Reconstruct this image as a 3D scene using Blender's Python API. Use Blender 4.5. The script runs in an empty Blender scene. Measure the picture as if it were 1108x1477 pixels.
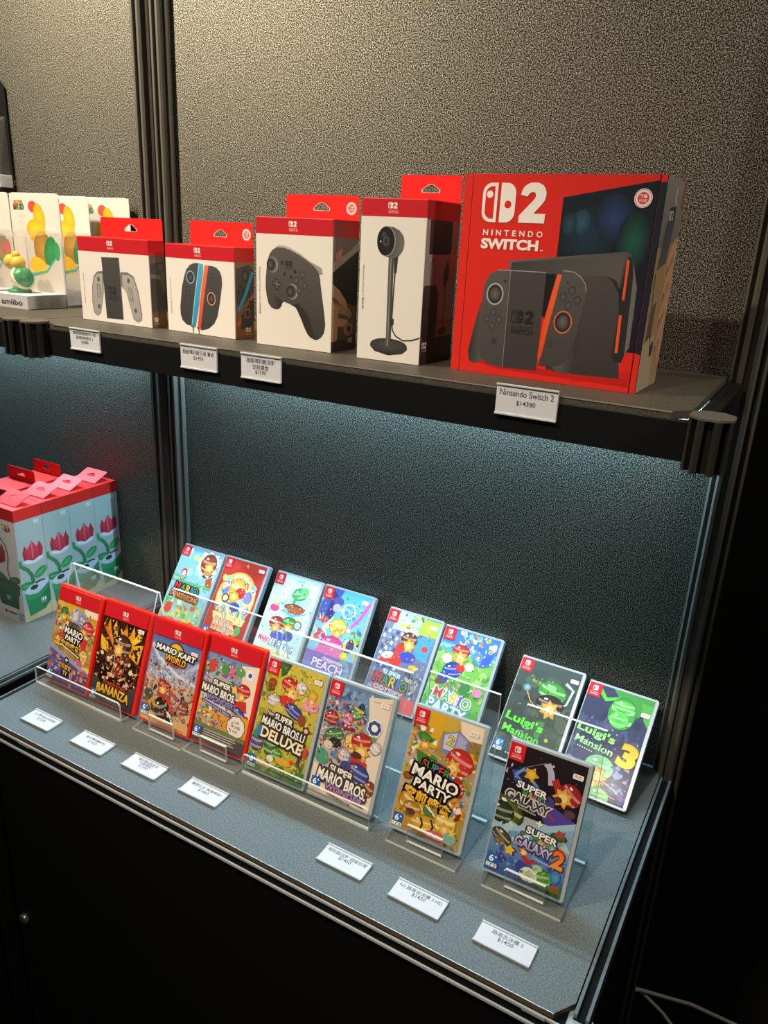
import bpy, bmesh, math, random
from mathutils import Vector, Matrix
from mathutils.geometry import tessellate_polygon

# ------------------------------------------------------------------ camera, world, lights, exposure
scn = bpy.context.scene
COL = scn.collection
scn.view_settings.view_transform = 'Standard'
scn.view_settings.look = 'None'
scn.view_settings.gamma = 1.0
scn.view_settings.use_curve_mapping = False
scn.view_settings.exposure = 0.0
scn.cycles.transparent_max_bounces = 24
scn.cycles.max_bounces = 8
scn.cycles.diffuse_bounces = 4
scn.cycles.glossy_bounces = 4
scn.cycles.sample_clamp_indirect = 4.0

cam_d = bpy.data.cameras.new('camera')
cam = bpy.data.objects.new('camera', cam_d)
COL.objects.link(cam)
R_ = (0.8654237508572159, 0.4989002609151871, 0.04626295614188066)
U_ = (-0.20603923510311933, 0.2701960835615974, 0.9405008825227629)
F_ = (-0.45671606611805204, 0.8234637855344535, -0.33662713625451923)
P_ = (0.10419667946027732, -1.089602551952935, 0.7540361505885125)
cam.matrix_world = Matrix(((R_[0], U_[0], -F_[0], P_[0]), (R_[1], U_[1], -F_[1], P_[1]), (R_[2], U_[2], -F_[2], P_[2]), (0, 0, 0, 1)))
cam_d.sensor_fit = 'VERTICAL'
cam_d.sensor_height = 36.0
cam_d.lens = 1109.0 * 36.0 / 1477.0
cam_d.clip_start = 0.02
scn.camera = cam

world = bpy.data.worlds.new('World')
scn.world = world
world.use_nodes = True
bg = world.node_tree.nodes['Background']
bg.inputs[0].default_value = (0.80, 0.82, 0.88, 1)
bg.inputs[1].default_value = 0.045

def area_light(name, loc, target, size, size_y, energy, color, spread=180):
    d = bpy.data.lights.new(name, 'AREA'); d.shape = 'RECTANGLE'; d.size = size; d.size_y = size_y
    d.energy = energy; d.color = color; d.spread = math.radians(spread)
    o = bpy.data.objects.new(name, d); COL.objects.link(o); o.location = loc
    o.rotation_euler = (Vector(target) - Vector(loc)).to_track_quat('-Z', 'Y').to_euler()
    return o
def spot_light(name, loc, target, energy, color, angle, blend, radius):
    d = bpy.data.lights.new(name, 'SPOT'); d.energy = energy; d.color = color; d.spot_size = math.radians(angle)
    d.spot_blend = blend; d.shadow_soft_size = radius
    o = bpy.data.objects.new(name, d); COL.objects.link(o); o.location = loc
    o.rotation_euler = (Vector(target) - Vector(loc)).to_track_quat('-Z', 'Y').to_euler()
    return o
# warm spotlights of the hall, above and in front of the display
WARM = (1.0, 0.85, 0.66)
spot_light('spot_light', (-1.32, -0.58, 1.78), (-1.15, 0.0, 1.15), 150, WARM, 90, 1.0, 0.03)
spot_light('spot_light', (-2.1, -1.6, 2.5), (-0.55, -0.1, 0.80), 245, WARM, 42, 0.7, 0.035)
spot_light('spot_light', (-0.45, -1.45, 2.15), (-0.40, -0.45, 0.0), 95, WARM, 46, 0.6, 0.05)
# softer hall light from far to the right
spot_light('spot_light', (1.75, -0.75, 1.95), (-0.40, -0.15, 0.84), 110, (1.0, 0.88, 0.72), 34, 0.7, 0.12)
# weak fill added over the aisle behind, brightens the floor cables
area_light('aisle_fill', (1.0, 0.45, 2.4), (0.6, 0.5, 0.0), 0.5, 0.5, 9, (1.0, 0.88, 0.74))
# cool light strip under the back of each upper shelf
COOL = (0.46, 0.78, 1.0)
area_light('strip_light', (-0.475, -0.024, 0.5715), (-0.475, -0.024, 0.0), 0.90, 0.008, 7.0, COOL)
area_light('strip_light', (-1.49, -0.024, 0.5715), (-1.49, -0.024, 0.0), 0.90, 0.008, 7.0, COOL)

# ------------------------------------------------------------------ materials
def lin(c):
    return c / 12.92 if c <= 0.04045 else ((c + 0.055) / 1.055) ** 2.4
def hexc(h):
    h = h.lstrip('#')
    return tuple(lin(int(h[i:i + 2], 16) / 255) for i in (0, 2, 4)) + (1.0,)
def pbr(name, col, rough=0.5, spec=0.5, metal=0.0, coat=0.0, bump=0.0, bscale=200.0, var=0.0):
    m = bpy.data.materials.new(name); m.use_nodes = True
    nt = m.node_tree; b = nt.nodes['Principled BSDF']
    c = hexc(col) if isinstance(col, str) else col
    b.inputs['Base Color'].default_value = c; b.inputs['Roughness'].default_value = rough
    b.inputs['Specular IOR Level'].default_value = spec; b.inputs['Metallic'].default_value = metal
    b.inputs['Coat Weight'].default_value = coat; b.inputs['Coat Roughness'].default_value = 0.12
    if bump or var:
        tc = nt.nodes.new('ShaderNodeTexCoord'); n = nt.nodes.new('ShaderNodeTexNoise')
        n.inputs['Scale'].default_value = bscale; n.inputs['Detail'].default_value = 3.0
        nt.links.new(tc.outputs['Object'], n.inputs['Vector'])
        if bump:
            bp = nt.nodes.new('ShaderNodeBump'); bp.inputs['Strength'].default_value = bump; bp.inputs['Distance'].default_value = 0.001
            nt.links.new(n.outputs['Fac'], bp.inputs['Height']); nt.links.new(bp.outputs['Normal'], b.inputs['Normal'])
        if var:
            mx = nt.nodes.new('ShaderNodeMixRGB'); mx.inputs[1].default_value = tuple(x * (1 - var) for x in c[:3]) + (1,)
            mx.inputs[2].default_value = tuple(min(1, x * (1 + var)) for x in c[:3]) + (1,)
            nt.links.new(n.outputs['Fac'], mx.inputs[0]); nt.links.new(mx.outputs[0], b.inputs['Base Color'])
    return m
def grain(name, dark, light, scale, lo, hi, rough, bump, spec=0.5, metal=0.0):
    """textured laminate: fine sparkling grain"""
    m = bpy.data.materials.new(name); m.use_nodes = True
    nt = m.node_tree; b = nt.nodes['Principled BSDF']
    tc = nt.nodes.new('ShaderNodeTexCoord'); n = nt.nodes.new('ShaderNodeTexNoise')
    n.inputs['Scale'].default_value = scale; n.inputs['Detail'].default_value = 2.0; n.inputs['Roughness'].default_value = 0.6
    nt.links.new(tc.outputs['Object'], n.inputs['Vector'])
    r = nt.nodes.new('ShaderNodeValToRGB')
    r.color_ramp.elements[0].position = lo; r.color_ramp.elements[0].color = hexc(dark)
    r.color_ramp.elements[1].position = hi; r.color_ramp.elements[1].color = hexc(light)
    nt.links.new(n.outputs['Fac'], r.inputs[0]); nt.links.new(r.outputs[0], b.inputs['Base Color'])
    bp = nt.nodes.new('ShaderNodeBump'); bp.inputs['Strength'].default_value = bump; bp.inputs['Distance'].default_value = 0.001
    nt.links.new(n.outputs['Fac'], bp.inputs['Height']); nt.links.new(bp.outputs['Normal'], b.inputs['Normal'])
    b.inputs['Roughness'].default_value = rough; b.inputs['Specular IOR Level'].default_value = spec; b.inputs['Metallic'].default_value = metal
    return m
def clear(name, tint=(0.97, 0.985, 0.98), rough=0.03, haze=0.0, hcol=(0.8, 0.85, 0.85, 1)):
    m = bpy.data.materials.new(name); m.use_nodes = True
    nt = m.node_tree; nt.nodes.clear()
    out = nt.nodes.new('ShaderNodeOutputMaterial'); tr = nt.nodes.new('ShaderNodeBsdfTransparent')
    tr.inputs[0].default_value = tint + (1,)
    gl = nt.nodes.new('ShaderNodeBsdfGlossy'); gl.inputs['Roughness'].default_value = rough
    lw = nt.nodes.new('ShaderNodeLayerWeight'); pw = nt.nodes.new('ShaderNodeMath'); pw.operation = 'POWER'; pw.inputs[1].default_value = 4.0
    nt.links.new(lw.outputs['Facing'], pw.inputs[0]); fr = nt.nodes.new('ShaderNodeMath'); fr.operation = 'MULTIPLY_ADD'
    nt.links.new(pw.outputs[0], fr.inputs[0]); fr.inputs[1].default_value = 0.7; fr.inputs[2].default_value = 0.045
    mx = nt.nodes.new('ShaderNodeMixShader')
    nt.links.new(fr.outputs[0], mx.inputs[0]); nt.links.new(gl.outputs[0], mx.inputs[2])
    if haze:
        df = nt.nodes.new('ShaderNodeBsdfDiffuse'); df.inputs[0].default_value = hcol
        m2 = nt.nodes.new('ShaderNodeMixShader'); m2.inputs[0].default_value = haze
        nt.links.new(tr.outputs[0], m2.inputs[1]); nt.links.new(df.outputs[0], m2.inputs[2]); nt.links.new(m2.outputs[0], mx.inputs[1])
    else:
        nt.links.new(tr.outputs[0], mx.inputs[1])
    nt.links.new(mx.outputs[0], out.inputs[0])
    return m
def printed(name, rough=0.42, coat=0.0, spec=0.4):
    m = bpy.data.materials.new(name); m.use_nodes = True
    nt = m.node_tree; b = nt.nodes['Principled BSDF']
    a = nt.nodes.new('ShaderNodeAttribute'); a.attribute_name = 'ink'
    nt.links.new(a.outputs['Color'], b.inputs['Base Color'])
    b.inputs['Roughness'].default_value = rough; b.inputs['Specular IOR Level'].default_value = spec
    b.inputs['Coat Weight'].default_value = coat; b.inputs['Coat Roughness'].default_value = 0.15
    return m
M = {}
M['panel'] = grain('textured_panel', '171614', 'bcb8a6', 620, 0.46, 0.66, 0.50, 0.9, 0.25, 0.60)
M['counter'] = grain('counter_laminate', '454b4b', '7d8585', 520, 0.30, 0.75, 0.5, 0.35, 0.35)
M['shelf'] = grain('shelf_laminate', '35332d', '57544a', 500, 0.30, 0.75, 0.5, 0.3, 0.35)
M['black'] = pbr('black_panel', '0b0b0b', 0.6, 0.25, bump=0.1, bscale=300)
M['fascia'] = pbr('fascia_black', '0c0c0c', 0.45, 0.35, bump=0.08, bscale=500)
M['alu'] = pbr('anodised_profile', '5f5c53', 0.36, 0.5, metal=0.25, var=0.10, bscale=40)
M['endpost'] = pbr('dark_profile', '2e2c27', 0.36, 0.5, metal=0.3, var=0.10, bscale=40)
M['sidelip'] = pbr('dull_rail', '5f6a6e', 0.5, 0.4)
M['lip'] = pbr('bright_rail', 'c6ced2', 0.4, 0.5, metal=0.1)
M['groove'] = pbr('groove_black', '050505', 0.7, 0.2)
M['edge'] = pbr('board_edge_brown', '5a4a3c', 0.5, 0.4, var=0.2, bscale=60)
M['strip'] = pbr('edge_band', 'b8b0a0', 0.3, 0.5, metal=0.5)
M['cap'] = pbr('connector_cap', '55534b', 0.5, 0.4)
M['capcool'] = pbr('connector_cap_grey', 'a9bac0', 0.4, 0.5)
M['print'] = printed('printed_card')
M['sleeve'] = printed('printed_sleeve', 0.45, 0.06, 0.16)
M['white'] = pbr('white_card', 'e4e0d8', 0.55, 0.3, var=0.03, bscale=80)
M['red_card'] = pbr('red_card', 'e3221c', 0.45, 0.4, var=0.03, bscale=80)
M['band'] = pbr('header_red', 'c41c27', 0.42, 0.4, var=0.03, bscale=80)
M['case'] = pbr('frosted_case', 'aab4b8', 0.28, 0.5, coat=0.2, var=0.02, bscale=60)
M['redcase'] = pbr('red_case', 'ea2410', 0.3, 0.5, coat=0.2, var=0.02, bscale=60)
M['acrylic'] = clear('clear_acrylic', haze=0.03)  # slight white haze stands in for reflections on the plates
M['acrylic_edge'] = clear('acrylic_lit_edge', (0.85, 0.95, 0.92), 0.15, 0.82, (0.93, 0.96, 0.92, 1))  # whitened colour stands in for light gathered along the cut edges
M['blister'] = clear('clear_blister', (0.97, 0.97, 0.96), 0.06, 0.05, (0.9, 0.88, 0.85, 1))
M['tagpaper'] = pbr('tag_paper', 'cfd1d6', 0.6, 0.3, var=0.02, bscale=90)
M['tagplastic'] = pbr('tag_plastic', 'bcc1c4', 0.3, 0.5)
M['toy_yellow'] = pbr('toy_yellow', 'e2b51a', 0.35, 0.5, var=0.05, bscale=60)
M['toy_green'] = pbr('toy_green', '1f8a4c', 0.35, 0.5, var=0.08, bscale=60)
M['toy_cream'] = pbr('toy_cream', 'e9e2cc', 0.4, 0.5, var=0.03, bscale=60)
M['toy_red'] = pbr('toy_red', 'c8402c', 0.4, 0.5, var=0.05, bscale=60)
M['led'] = pbr('strip_diffuser', 'd8e4e6', 0.4, 0.5, var=0.02, bscale=50)
M['cable'] = pbr('cable_white', 'cdc5b4', 0.6, 0.3, var=0.1, bscale=40)
M['floor'] = pbr('dark_carpet', '0d0c0b', 0.9, 0.1, bump=0.3, bscale=250, var=0.3)
M['curtain'] = pbr('dark_wall', '2a2724', 0.8, 0.2, bump=0.2, bscale=120, var=0.15)
M['steel'] = pbr('lock_steel', '8a8a88', 0.3, 0.5, metal=0.8, var=0.05, bscale=60)

# ------------------------------------------------------------------ object helpers
def link(name, me, mats, parent=None, loc=(0, 0, 0), rot=(0, 0, 0)):
    o = bpy.data.objects.new(name, me)
    for m in (mats if isinstance(mats, (list, tuple)) else [mats]):
        if m.name not in [x.name for x in me.materials if x]: me.materials.append(m)
    COL.objects.link(o); o.parent = parent; o.location = loc; o.rotation_euler = rot
    return o
def tag(o, label, cat, group=None):
    o['label'] = label; o['category'] = cat
    if group: o['group'] = group
    return o
def thing(name, label, cat, loc=(0, 0, 0), rot=(0, 0, 0), group=None):
    o = bpy.data.objects.new(name, None); o.empty_display_size = 0.02
    COL.objects.link(o); o.location = loc; o.rotation_euler = rot
    return tag(o, label, cat, group)
class MB:
    def __init__(s): s.v = []; s.f = []; s.m = []; s.sm = []
    def add(s, verts, faces, mi=0, smooth=False):
        k = len(s.v); s.v += [tuple(v) for v in verts]
        for f in faces: s.f.append(tuple(i + k for i in f)); s.m.append(mi); s.sm.append(smooth)
    def box(s, a, b, mi=0, edge=None):
        """axis box; edge = (axis, material) gives the faces not facing that axis another material"""
        x0, y0, z0 = a; x1, y1, z1 = b
        v = [(x0, y0, z0), (x1, y0, z0), (x1, y1, z0), (x0, y1, z0), (x0, y0, z1), (x1, y0, z1), (x1, y1, z1), (x0, y1, z1)]
        fs = [((0, 3, 2, 1), 2), ((4, 5, 6, 7), 2), ((0, 1, 5, 4), 1), ((2, 3, 7, 6), 1), ((1, 2, 6, 5), 0), ((3, 0, 4, 7), 0)]
        for f, ax in fs: s.add([v[i] for i in f], [(0, 1, 2, 3)], edge[1] if edge and ax != edge[0] else mi)
    def prism(s, pts, a, b, axis=2, mi=0, mside=None, smooth=False):
        """pts 2-D ccw polygon extruded along axis from a to b"""
        def put(p, h):
            return {2: (p[0], p[1], h), 1: (p[0], h, p[1]), 0: (h, p[0], p[1])}[axis]
        n = len(pts); lo = [put(p, a) for p in pts]; hi = [put(p, b) for p in pts]
        s.add(lo, [tuple(range(n - 1, -1, -1))], mi); s.add(hi, [tuple(range(n))], mi)
        s.add(lo + hi, [(i, (i + 1) % n, n + (i + 1) % n, n + i) for i in range(n)], mi if mside is None else mside, smooth)
    def lathe(s, prof, n=20, mi=0, c=(0, 0, 0), sx=1, sy=1):
        vs = []; fs = []
        for r, z in prof:
            for k in range(n):
                a = 2 * math.pi * k / n; vs.append((c[0] + sx * r * math.cos(a), c[1] + sy * r * math.sin(a), c[2] + z))
        for i in range(len(prof) - 1):
            for k in range(n): fs.append((i * n + k, i * n + (k + 1) % n, (i + 1) * n + (k + 1) % n, (i + 1) * n + k))
        s.add(vs, fs, mi, True)
    def tube(s, pts, r, n=8, mi=0):
        vs = []; fs = []; P = [Vector(p) for p in pts]
        for i, p in enumerate(P):
            d = (P[min(i + 1, len(P) - 1)] - P[max(i - 1, 0)]).normalized()
            a = d.orthogonal().normalized() if i == 0 else (a - d * a.dot(d)).normalized()
            b = d.cross(a)
            for k in range(n):
                t = 2 * math.pi * k / n; vs.append(p + a * r * math.cos(t) + b * r * math.sin(t))
        for i in range(len(P) - 1):
            for k in range(n): fs.append((i * n + k, i * n + (k + 1) % n, (i + 1) * n + (k + 1) % n, (i + 1) * n + k))
        s.add(vs, fs + [tuple(range(n - 1, -1, -1)), tuple(range((len(P) - 1) * n, len(P) * n))], mi, True)
    def mesh(s, name, bevel=0, seg=2):
        me = bpy.data.meshes.new(name); me.from_pydata(s.v, [], s.f)
        me.polygons.foreach_set('material_index', s.m); me.polygons.foreach_set('use_smooth', s.sm)
        bm = bmesh.new(); bm.from_mesh(me)
        bmesh.ops.remove_doubles(bm, verts=bm.verts, dist=1e-6)
        bmesh.ops.recalc_face_normals(bm, faces=bm.faces)
        if bevel:
            bmesh.ops.bevel(bm, geom=[e for e in bm.edges if len(e.link_faces) == 2 and e.calc_face_angle(0) > 0.6], offset=bevel, segments=seg, affect='EDGES', profile=0.5)
        bm.to_mesh(me); bm.free(); me.update()
        return me
    def build(s, name, mats, parent=None, bevel=0, seg=2, loc=(0, 0, 0), rot=(0, 0, 0)):
        me = bpy.data.meshes.new(name); me = s.mesh(name, bevel, seg)
        return link(name, me, mats, parent, loc, rot)
def rrect(x0, y0, x1, y1, r, n=5):
    """rounded rectangle, ccw for y up; r a number or (x0y0, x1y0, x1y1, x0y1)"""
    r = r if isinstance(r, (tuple, list)) else (r,) * 4
    out = []
    for cx, cy, rr, a0 in ((x0, y0, r[0], 180), (x1, y0, r[1], 270), (x1, y1, r[2], 0), (x0, y1, r[3], 90)):
        if rr <= 0: out.append((cx, cy)); continue
        ox = cx + rr if cx == x0 else cx - rr; oy = cy + rr if cy == y0 else cy - rr
        for k in range(n + 1):
            a = math.radians(a0 + 90 * k / n); out.append((ox + rr * math.cos(a), oy + rr * math.sin(a)))
    return out
def holed_plate(outer, holes, t0, t1):
    """flat plate in XZ with holes, thickness along Y (t0 front, t1 back)"""
    mb = MB(); loops = [outer] + holes
    tris = tessellate_polygon([[Vector((x, z, 0)) for x, z in l] for l in loops])
    flat = [p for l in loops for p in l]
    mb.add([(x, t0, z) for x, z in flat], [tuple(t) for t in tris]); mb.add([(x, t1, z) for x, z in flat], [tuple(reversed(t)) for t in tris])
    for l in loops:
        n = len(l)
        mb.add([(x, t0, z) for x, z in l] + [(x, t1, z) for x, z in l], [(i, (i + 1) % n, n + (i + 1) % n, n + i) for i in range(n)])
    return mb

# ------------------------------------------------------------------ flat print: coloured shapes in millimetres, y down from the top left
_TX = {}
def glyphs(body, off):
    k = (body, round(off, 3))
    if k not in _TX:
        c = bpy.data.curves.new('lettering', 'FONT'); c.body = body; c.offset = off; c.resolution_u = 3; c.fill_mode = 'FRONT'
        o = bpy.data.objects.new('lettering', c); me = bpy.data.meshes.new_from_object(o)
        _TX[k] = ([(v.co.x, v.co.y) for v in me.vertices], [tuple(p.vertices) for p in me.polygons])
        bpy.data.objects.remove(o); bpy.data.curves.remove(c); bpy.data.meshes.remove(me)
    return _TX[k]
class Art:
    DZ = 9e-6
    inked = False
    def __init__(s, w, h, base=0.0002):
        s.w = w; s.h = h; s.n = 0.0; s.base = base; s.parts = {}; s.order = []; s.part('cover_art')
    def part(s, name):
        if name not in s.parts: s.parts[name] = [[], [], []]; s.order.append(name)
        s.cur = s.parts[name]; return s
    def _put(s, pts, faces, cols, step=1.0):
        s.n += step; V, F, K = s.cur; k = len(V)
        V += [(x, y, s.base + s.n * s.DZ) for x, y in pts]; K += cols
        F += [tuple(i + k for i in f) for f in faces]
    def _clip(s, pts):
        for ax, lim, sg in ((0, 0, 1), (0, s.w, -1), (1, 0, 1), (1, s.h, -1)):
            out = []
            for i, p in enumerate(pts):
                q = pts[i - 1]; ip = (p[ax] - lim) * sg >= 0; iq = (q[ax] - lim) * sg >= 0
                if ip != iq:
                    t = (lim - q[ax]) / (p[ax] - q[ax]); out.append((q[0] + t * (p[0] - q[0]), q[1] + t * (p[1] - q[1])))
                if ip: out.append(p)
            pts = out
            if not pts: break
        return pts
    @staticmethod
    def _shade(col, x, y, bb):
        if isinstance(col, str): return hexc(col)
        a, b, d = hexc(col[0]), hexc(col[1]), col[2]
        x0, y0, x1, y1 = bb
        t = (y - y0) / max(1e-6, y1 - y0) if d == 'v' else (x - x0) / max(1e-6, x1 - x0) if d == 'h' else ((x - x0) / max(1e-6, x1 - x0) + (y - y0) / max(1e-6, y1 - y0)) / 2
        t = min(1, max(0, t)); return tuple(a[i] + (b[i] - a[i]) * t for i in range(4))
    def poly(s, pts, col, step=1.0):
        bb = (min(p[0] for p in pts), min(p[1] for p in pts), max(p[0] for p in pts), max(p[1] for p in pts))
        pts = s._clip(list(pts))
        if len(pts) < 3: return s
        tr = tessellate_polygon([[Vector((p[0], p[1], 0)) for p in pts]])
        s._put(pts, [tuple(t) for t in tr], [s._shade(col, p[0], p[1], bb) for p in pts], step); return s
    def rect(s, x0, y0, x1, y1, col, step=1.0): return s.poly([(x0, y0), (x1, y0), (x1, y1), (x0, y1)], col, step)
    def rr(s, x0, y0, x1, y1, r, col): return s.poly(rrect(x0, y0, x1, y1, r), col)
    PALE = {'e8b184', 'd2a06c', 'd9a070', 'e6b48a', 'efc7a0', 'e9c09c', 'dca880', 'e2ac84', 'dea67c', 'dba77a', 'e6b09a', 'dfa880', 'c78a66', 'cf9670', 'd8a878', 'e8bc92', 'e8bc98', 'e6ba94', 'f0c8a4', 'e2b088', 'e4b088', 'd8a884', 'c8a090', 'c78a5e', 'eac0a0', '9ab8b8'}
    def ell(s, cx, cy, rx, ry=None, col='ffffff', rot=0, n=22, rim=None, step=1.0, a0=0, a1=360):
        if s.inked and isinstance(col, str) and col in s.PALE:      # warm areas become plain gold stars and rosettes
            r = max(rx, ry or rx); s.star(cx, cy, r * 1.08, '8a5a24', 7, 0.62, rot); s.star(cx, cy, r * 0.98, 'e2a94a', 7, 0.62, rot)
            return s.ell(cx, cy, r * 0.42, None, 'f0d08a', step=0.3)
        ry = rx if ry is None else ry; c, d = math.cos(math.radians(rot)), math.sin(math.radians(rot)); pts = []
        full = a1 - a0 >= 360
        for k in range(n if full else n + 1):
            a = math.radians(a0 + (a1 - a0) * k / n); x, y = rx * math.cos(a), ry * math.sin(a); pts.append((cx + x * c - y * d, cy + x * d + y * c))
        if rim is None: return s.poly(pts, col, step)
        if s.inked:
            r = rim.lstrip('#'); g = ''.join('%02x' % int(int(r[i:i + 2], 16) * 0.42) for i in (0, 2, 4)); q = 0.45
            s.poly([(x + q * (x - cx) / max(0.1, math.hypot(x - cx, y - cy)), y + q * (y - cy) / max(0.1, math.hypot(x - cx, y - cy))) for x, y in pts], g, 0.3)
        if not (0 < cx < s.w and 0 < cy < s.h): return s.poly(pts, rim, step)
        pts = s._clip(pts); m = len(pts)
        if m < 3: return s
        s._put(pts + [(cx, cy)], [(i, (i + 1) % m, m) for i in range(m)], [hexc(rim)] * m + [hexc(col)], step)
        if s.inked and min(rx, ry) > 7.5:                            # striped ball
            def at(u, w): return (cx + rx * u * c - ry * w * d, cy + rx * u * d + ry * w * c)
            for w0, w1 in ((-0.42, -0.16), (0.30, 0.52)):
                L = [at(u, w0 + 0.16 * (1 - u * u)) for u in (-0.88, -0.4, 0, 0.4, 0.88)]; R = [at(u, w1 + 0.16 * (1 - u * u)) for u in (0.82, 0.4, 0, -0.4, -0.82)]
                h = hexc(col); s.poly(L + R, ''.join('%02x' % min(255, int(int(col.lstrip('#')[i:i + 2], 16) * 0.55 + 108)) for i in (0, 2, 4)), 0.3)
            s.ell(*at(-0.36, -0.5), rx * 0.16, ry * 0.11, 'f4f0e8', rot, 10, step=0.2)
        return s
    def ring(s, cx, cy, ro, ri, col, n=24, sx=1.0):
        pts = []; fs = []
        for k in range(n):
            a = 2 * math.pi * k / n; c, d = math.cos(a), math.sin(a); pts += [(cx + ro * c * sx, cy + ro * d), (cx + ri * c * sx, cy + ri * d)]
        for k in range(n): fs.append((2 * k, 2 * k + 1, (2 * k + 3) % (2 * n), (2 * k + 2) % (2 * n)))
        s._put(pts, fs, [hexc(col)] * len(pts)); return s
    def line(s, pts, w, col, w2=None):
        w2 = w if w2 is None else w2; L = []; R = []; n = len(pts)
        for i, p in enumerate(pts):
            a = pts[max(0, i - 1)]; b = pts[min(n - 1, i + 1)]; dx, dy = b[0] - a[0], b[1] - a[1]; l = math.hypot(dx, dy) or 1
            ww = (w + (w2 - w) * i / (n - 1)) / 2; L.append((p[0] - dy / l * ww, p[1] + dx / l * ww)); R.append((p[0] + dy / l * ww, p[1] - dx / l * ww))
        return s.poly(L + R[::-1], col)
    def star(s, cx, cy, r, col, n=5, k=0.45, rot=-90):
        return s.poly([(cx + (r if i % 2 == 0 else r * k) * math.cos(math.radians(rot + 180 * i / n)), cy + (r if i % 2 == 0 else r * k) * math.sin(math.radians(rot + 180 * i / n))) for i in range(2 * n)], col)
    def burst(s, cx, cy, r, n, c1, c2, a0=0):
        for i in range(n):
            a, b = math.radians(a0 + 360 * i / n), math.radians(a0 + 360 * (i + 1) / n)
            s.poly([(cx, cy), (cx + r * math.cos(a), cy + r * math.sin(a)), (cx + r * math.cos(b), cy + r * math.sin(b))], c1 if i % 2 else c2, 0.0)
        s.n += 1; return s
    def flower(s, cx, cy, r, col, core, n=6):
        for i in range(n): s.ell(cx + r * 0.6 * math.cos(6.283 * i / n), cy + r * 0.6 * math.sin(6.283 * i / n), r * 0.45, None, col, n=10, step=0.15)
        return s.ell(cx, cy, r * 0.45, None, core, n=12)
    def cloud(s, cx, cy, r, col):
        for dx, dy, k in ((-1, 0.15, 0.6), (0, -0.15, 0.85), (1, 0.15, 0.6)): s.ell(cx + dx * r, cy + dy * r, r * k, r * k * 0.8, col, n=14, step=0.1)
        s.n += 1; return s
    def crowd(s, x0, y0, x1, y1, n, pal, r0, r1, seed=1):
        """busy scatter of small coloured shapes"""
        rng = random.Random(seed)
        for i in range(n):
            x, y = rng.uniform(x0, x1), rng.uniform(y0, y1); r = rng.uniform(r0, r1); c = rng.choice(pal); k = rng.random()
            if k < 0.5: s.ell(x, y, r, r * rng.uniform(0.5, 1), c, rot=rng.uniform(0, 180), n=9, step=0.35)
            elif k < 0.8: s.poly([(x + r * math.cos(a), y + r * math.sin(a)) for a in sorted(rng.uniform(0, 6.283) for _ in range(4))], c, 0.35)
            else:
                a = rng.uniform(0, 3.14); s.line([(x - r * math.cos(a), y - r * math.sin(a)), (x + r * 0.2, y), (x + r * math.cos(a), y + r * math.sin(a))], r * 0.5, c); s.n -= 0.65
        return s
    def fleck(s, x0, y0, x1, y1, n, pal, seed=1):
        """fine detail over a picture"""
        rng = random.Random(seed)
        for i in range(n):
            x, y = rng.uniform(x0, x1), rng.uniform(y0, y1); r = rng.uniform(0.7, 2.1); c = rng.choice(pal); b = rng.uniform(0, 6.3)
            s.poly([(x + r * math.cos(b + t) * q, y + r * math.sin(b + t)) for t, q in ((0, 1), (1.7, 0.7), (3.3, 1), (4.9, 0.6))], c, 0.12)
        s.n += 1; return s
    def text(s, body, cx, cy, w, h, col, oc=None, ow=0.8, rot=0, bold=0.012, slant=0, arc=0, step=1.0):
        """lettering fitted into a w x h box about (cx, cy); col may be a list cycled per letter"""
        if isinstance(col, list):
            chars = list(body); gl = [glyphs(c, bold) for c in chars]
            adv = [max([p[0] for p in g[0]] or [0.3]) + 0.06 for g in gl]; tot = sum(adv); x = -w / 2; ca, sa = math.cos(math.radians(rot)), math.sin(math.radians(rot))
            if oc: s.text(body, cx, cy, w + 2 * ow, h + 2 * ow, oc, rot=rot, bold=bold + ow * 0.9 / h, slant=slant)
            for i, c in enumerate(chars):
                wi = w * adv[i] / tot; mx = x + wi / 2; x += wi
                if c != ' ': s.text(c, cx + mx * ca, cy + mx * sa, wi * 0.9, h, col[i % len(col)], rot=rot, bold=bold, slant=slant, step=0.05)
            s.n += 1; return s
        g0 = glyphs(body, bold)
        if not g0[0]: return s
        xs = [p[0] for p in g0[0]]; ys = [p[1] for p in g0[0]]; x0, x1, y0, y1 = min(xs), max(xs), min(ys), max(ys)
        kx, ky = w / (x1 - x0), h / (y1 - y0); ca, sa = math.cos(math.radians(rot)), math.sin(math.radians(rot))
        def put(g, c, st):
            out = []; cs = []
            for px, py in g[0]:
                x = (px - (x0 + x1) / 2) * kx; y = -(py - (y0 + y1) / 2) * ky
                t = min(1, max(0, y / h + 0.5)); x -= slant * y; y += arc * ((2 * x / w) ** 2 - 0.4)
                out.append((cx + x * ca - y * sa, cy + x * sa + y * ca))
                cs.append(hexc(c) if isinstance(c, str) else tuple(hexc(c[0])[i] * (1 - t) + hexc(c[1])[i] * t for i in range(4)))
            s._put(out, g[1], cs, st)
        if oc: put(glyphs(body, bold + ow * 2 / (kx + ky)), oc, 1.0)
        put(g0, col, step); return s
    # recurring marks
    def logo(s, x, y, h, col, bg, two=True):
        """the paired-controller mark, its left unit outlined, with a 2 when two"""
        w = h * 0.44; t = h * 0.085
        s.poly(rrect(x, y, x + w, y + h, (h * 0.26, 0, 0, h * 0.26)), col)
        s.poly(rrect(x + t, y + t, x + w - t, y + h - t, (h * 0.2, 0, 0, h * 0.2)), bg)
        s.ell(x + w * 0.48, y + h * 0.29, h * 0.095, None, col, n=14)
        x2 = x + w + h * 0.09
        s.poly(rrect(x2, y, x2 + w, y + h, (0, h * 0.26, h * 0.26, 0)), col)
        s.ell(x2 + w * 0.52, y + h * 0.54, h * 0.1, None, bg, n=14)
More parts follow.
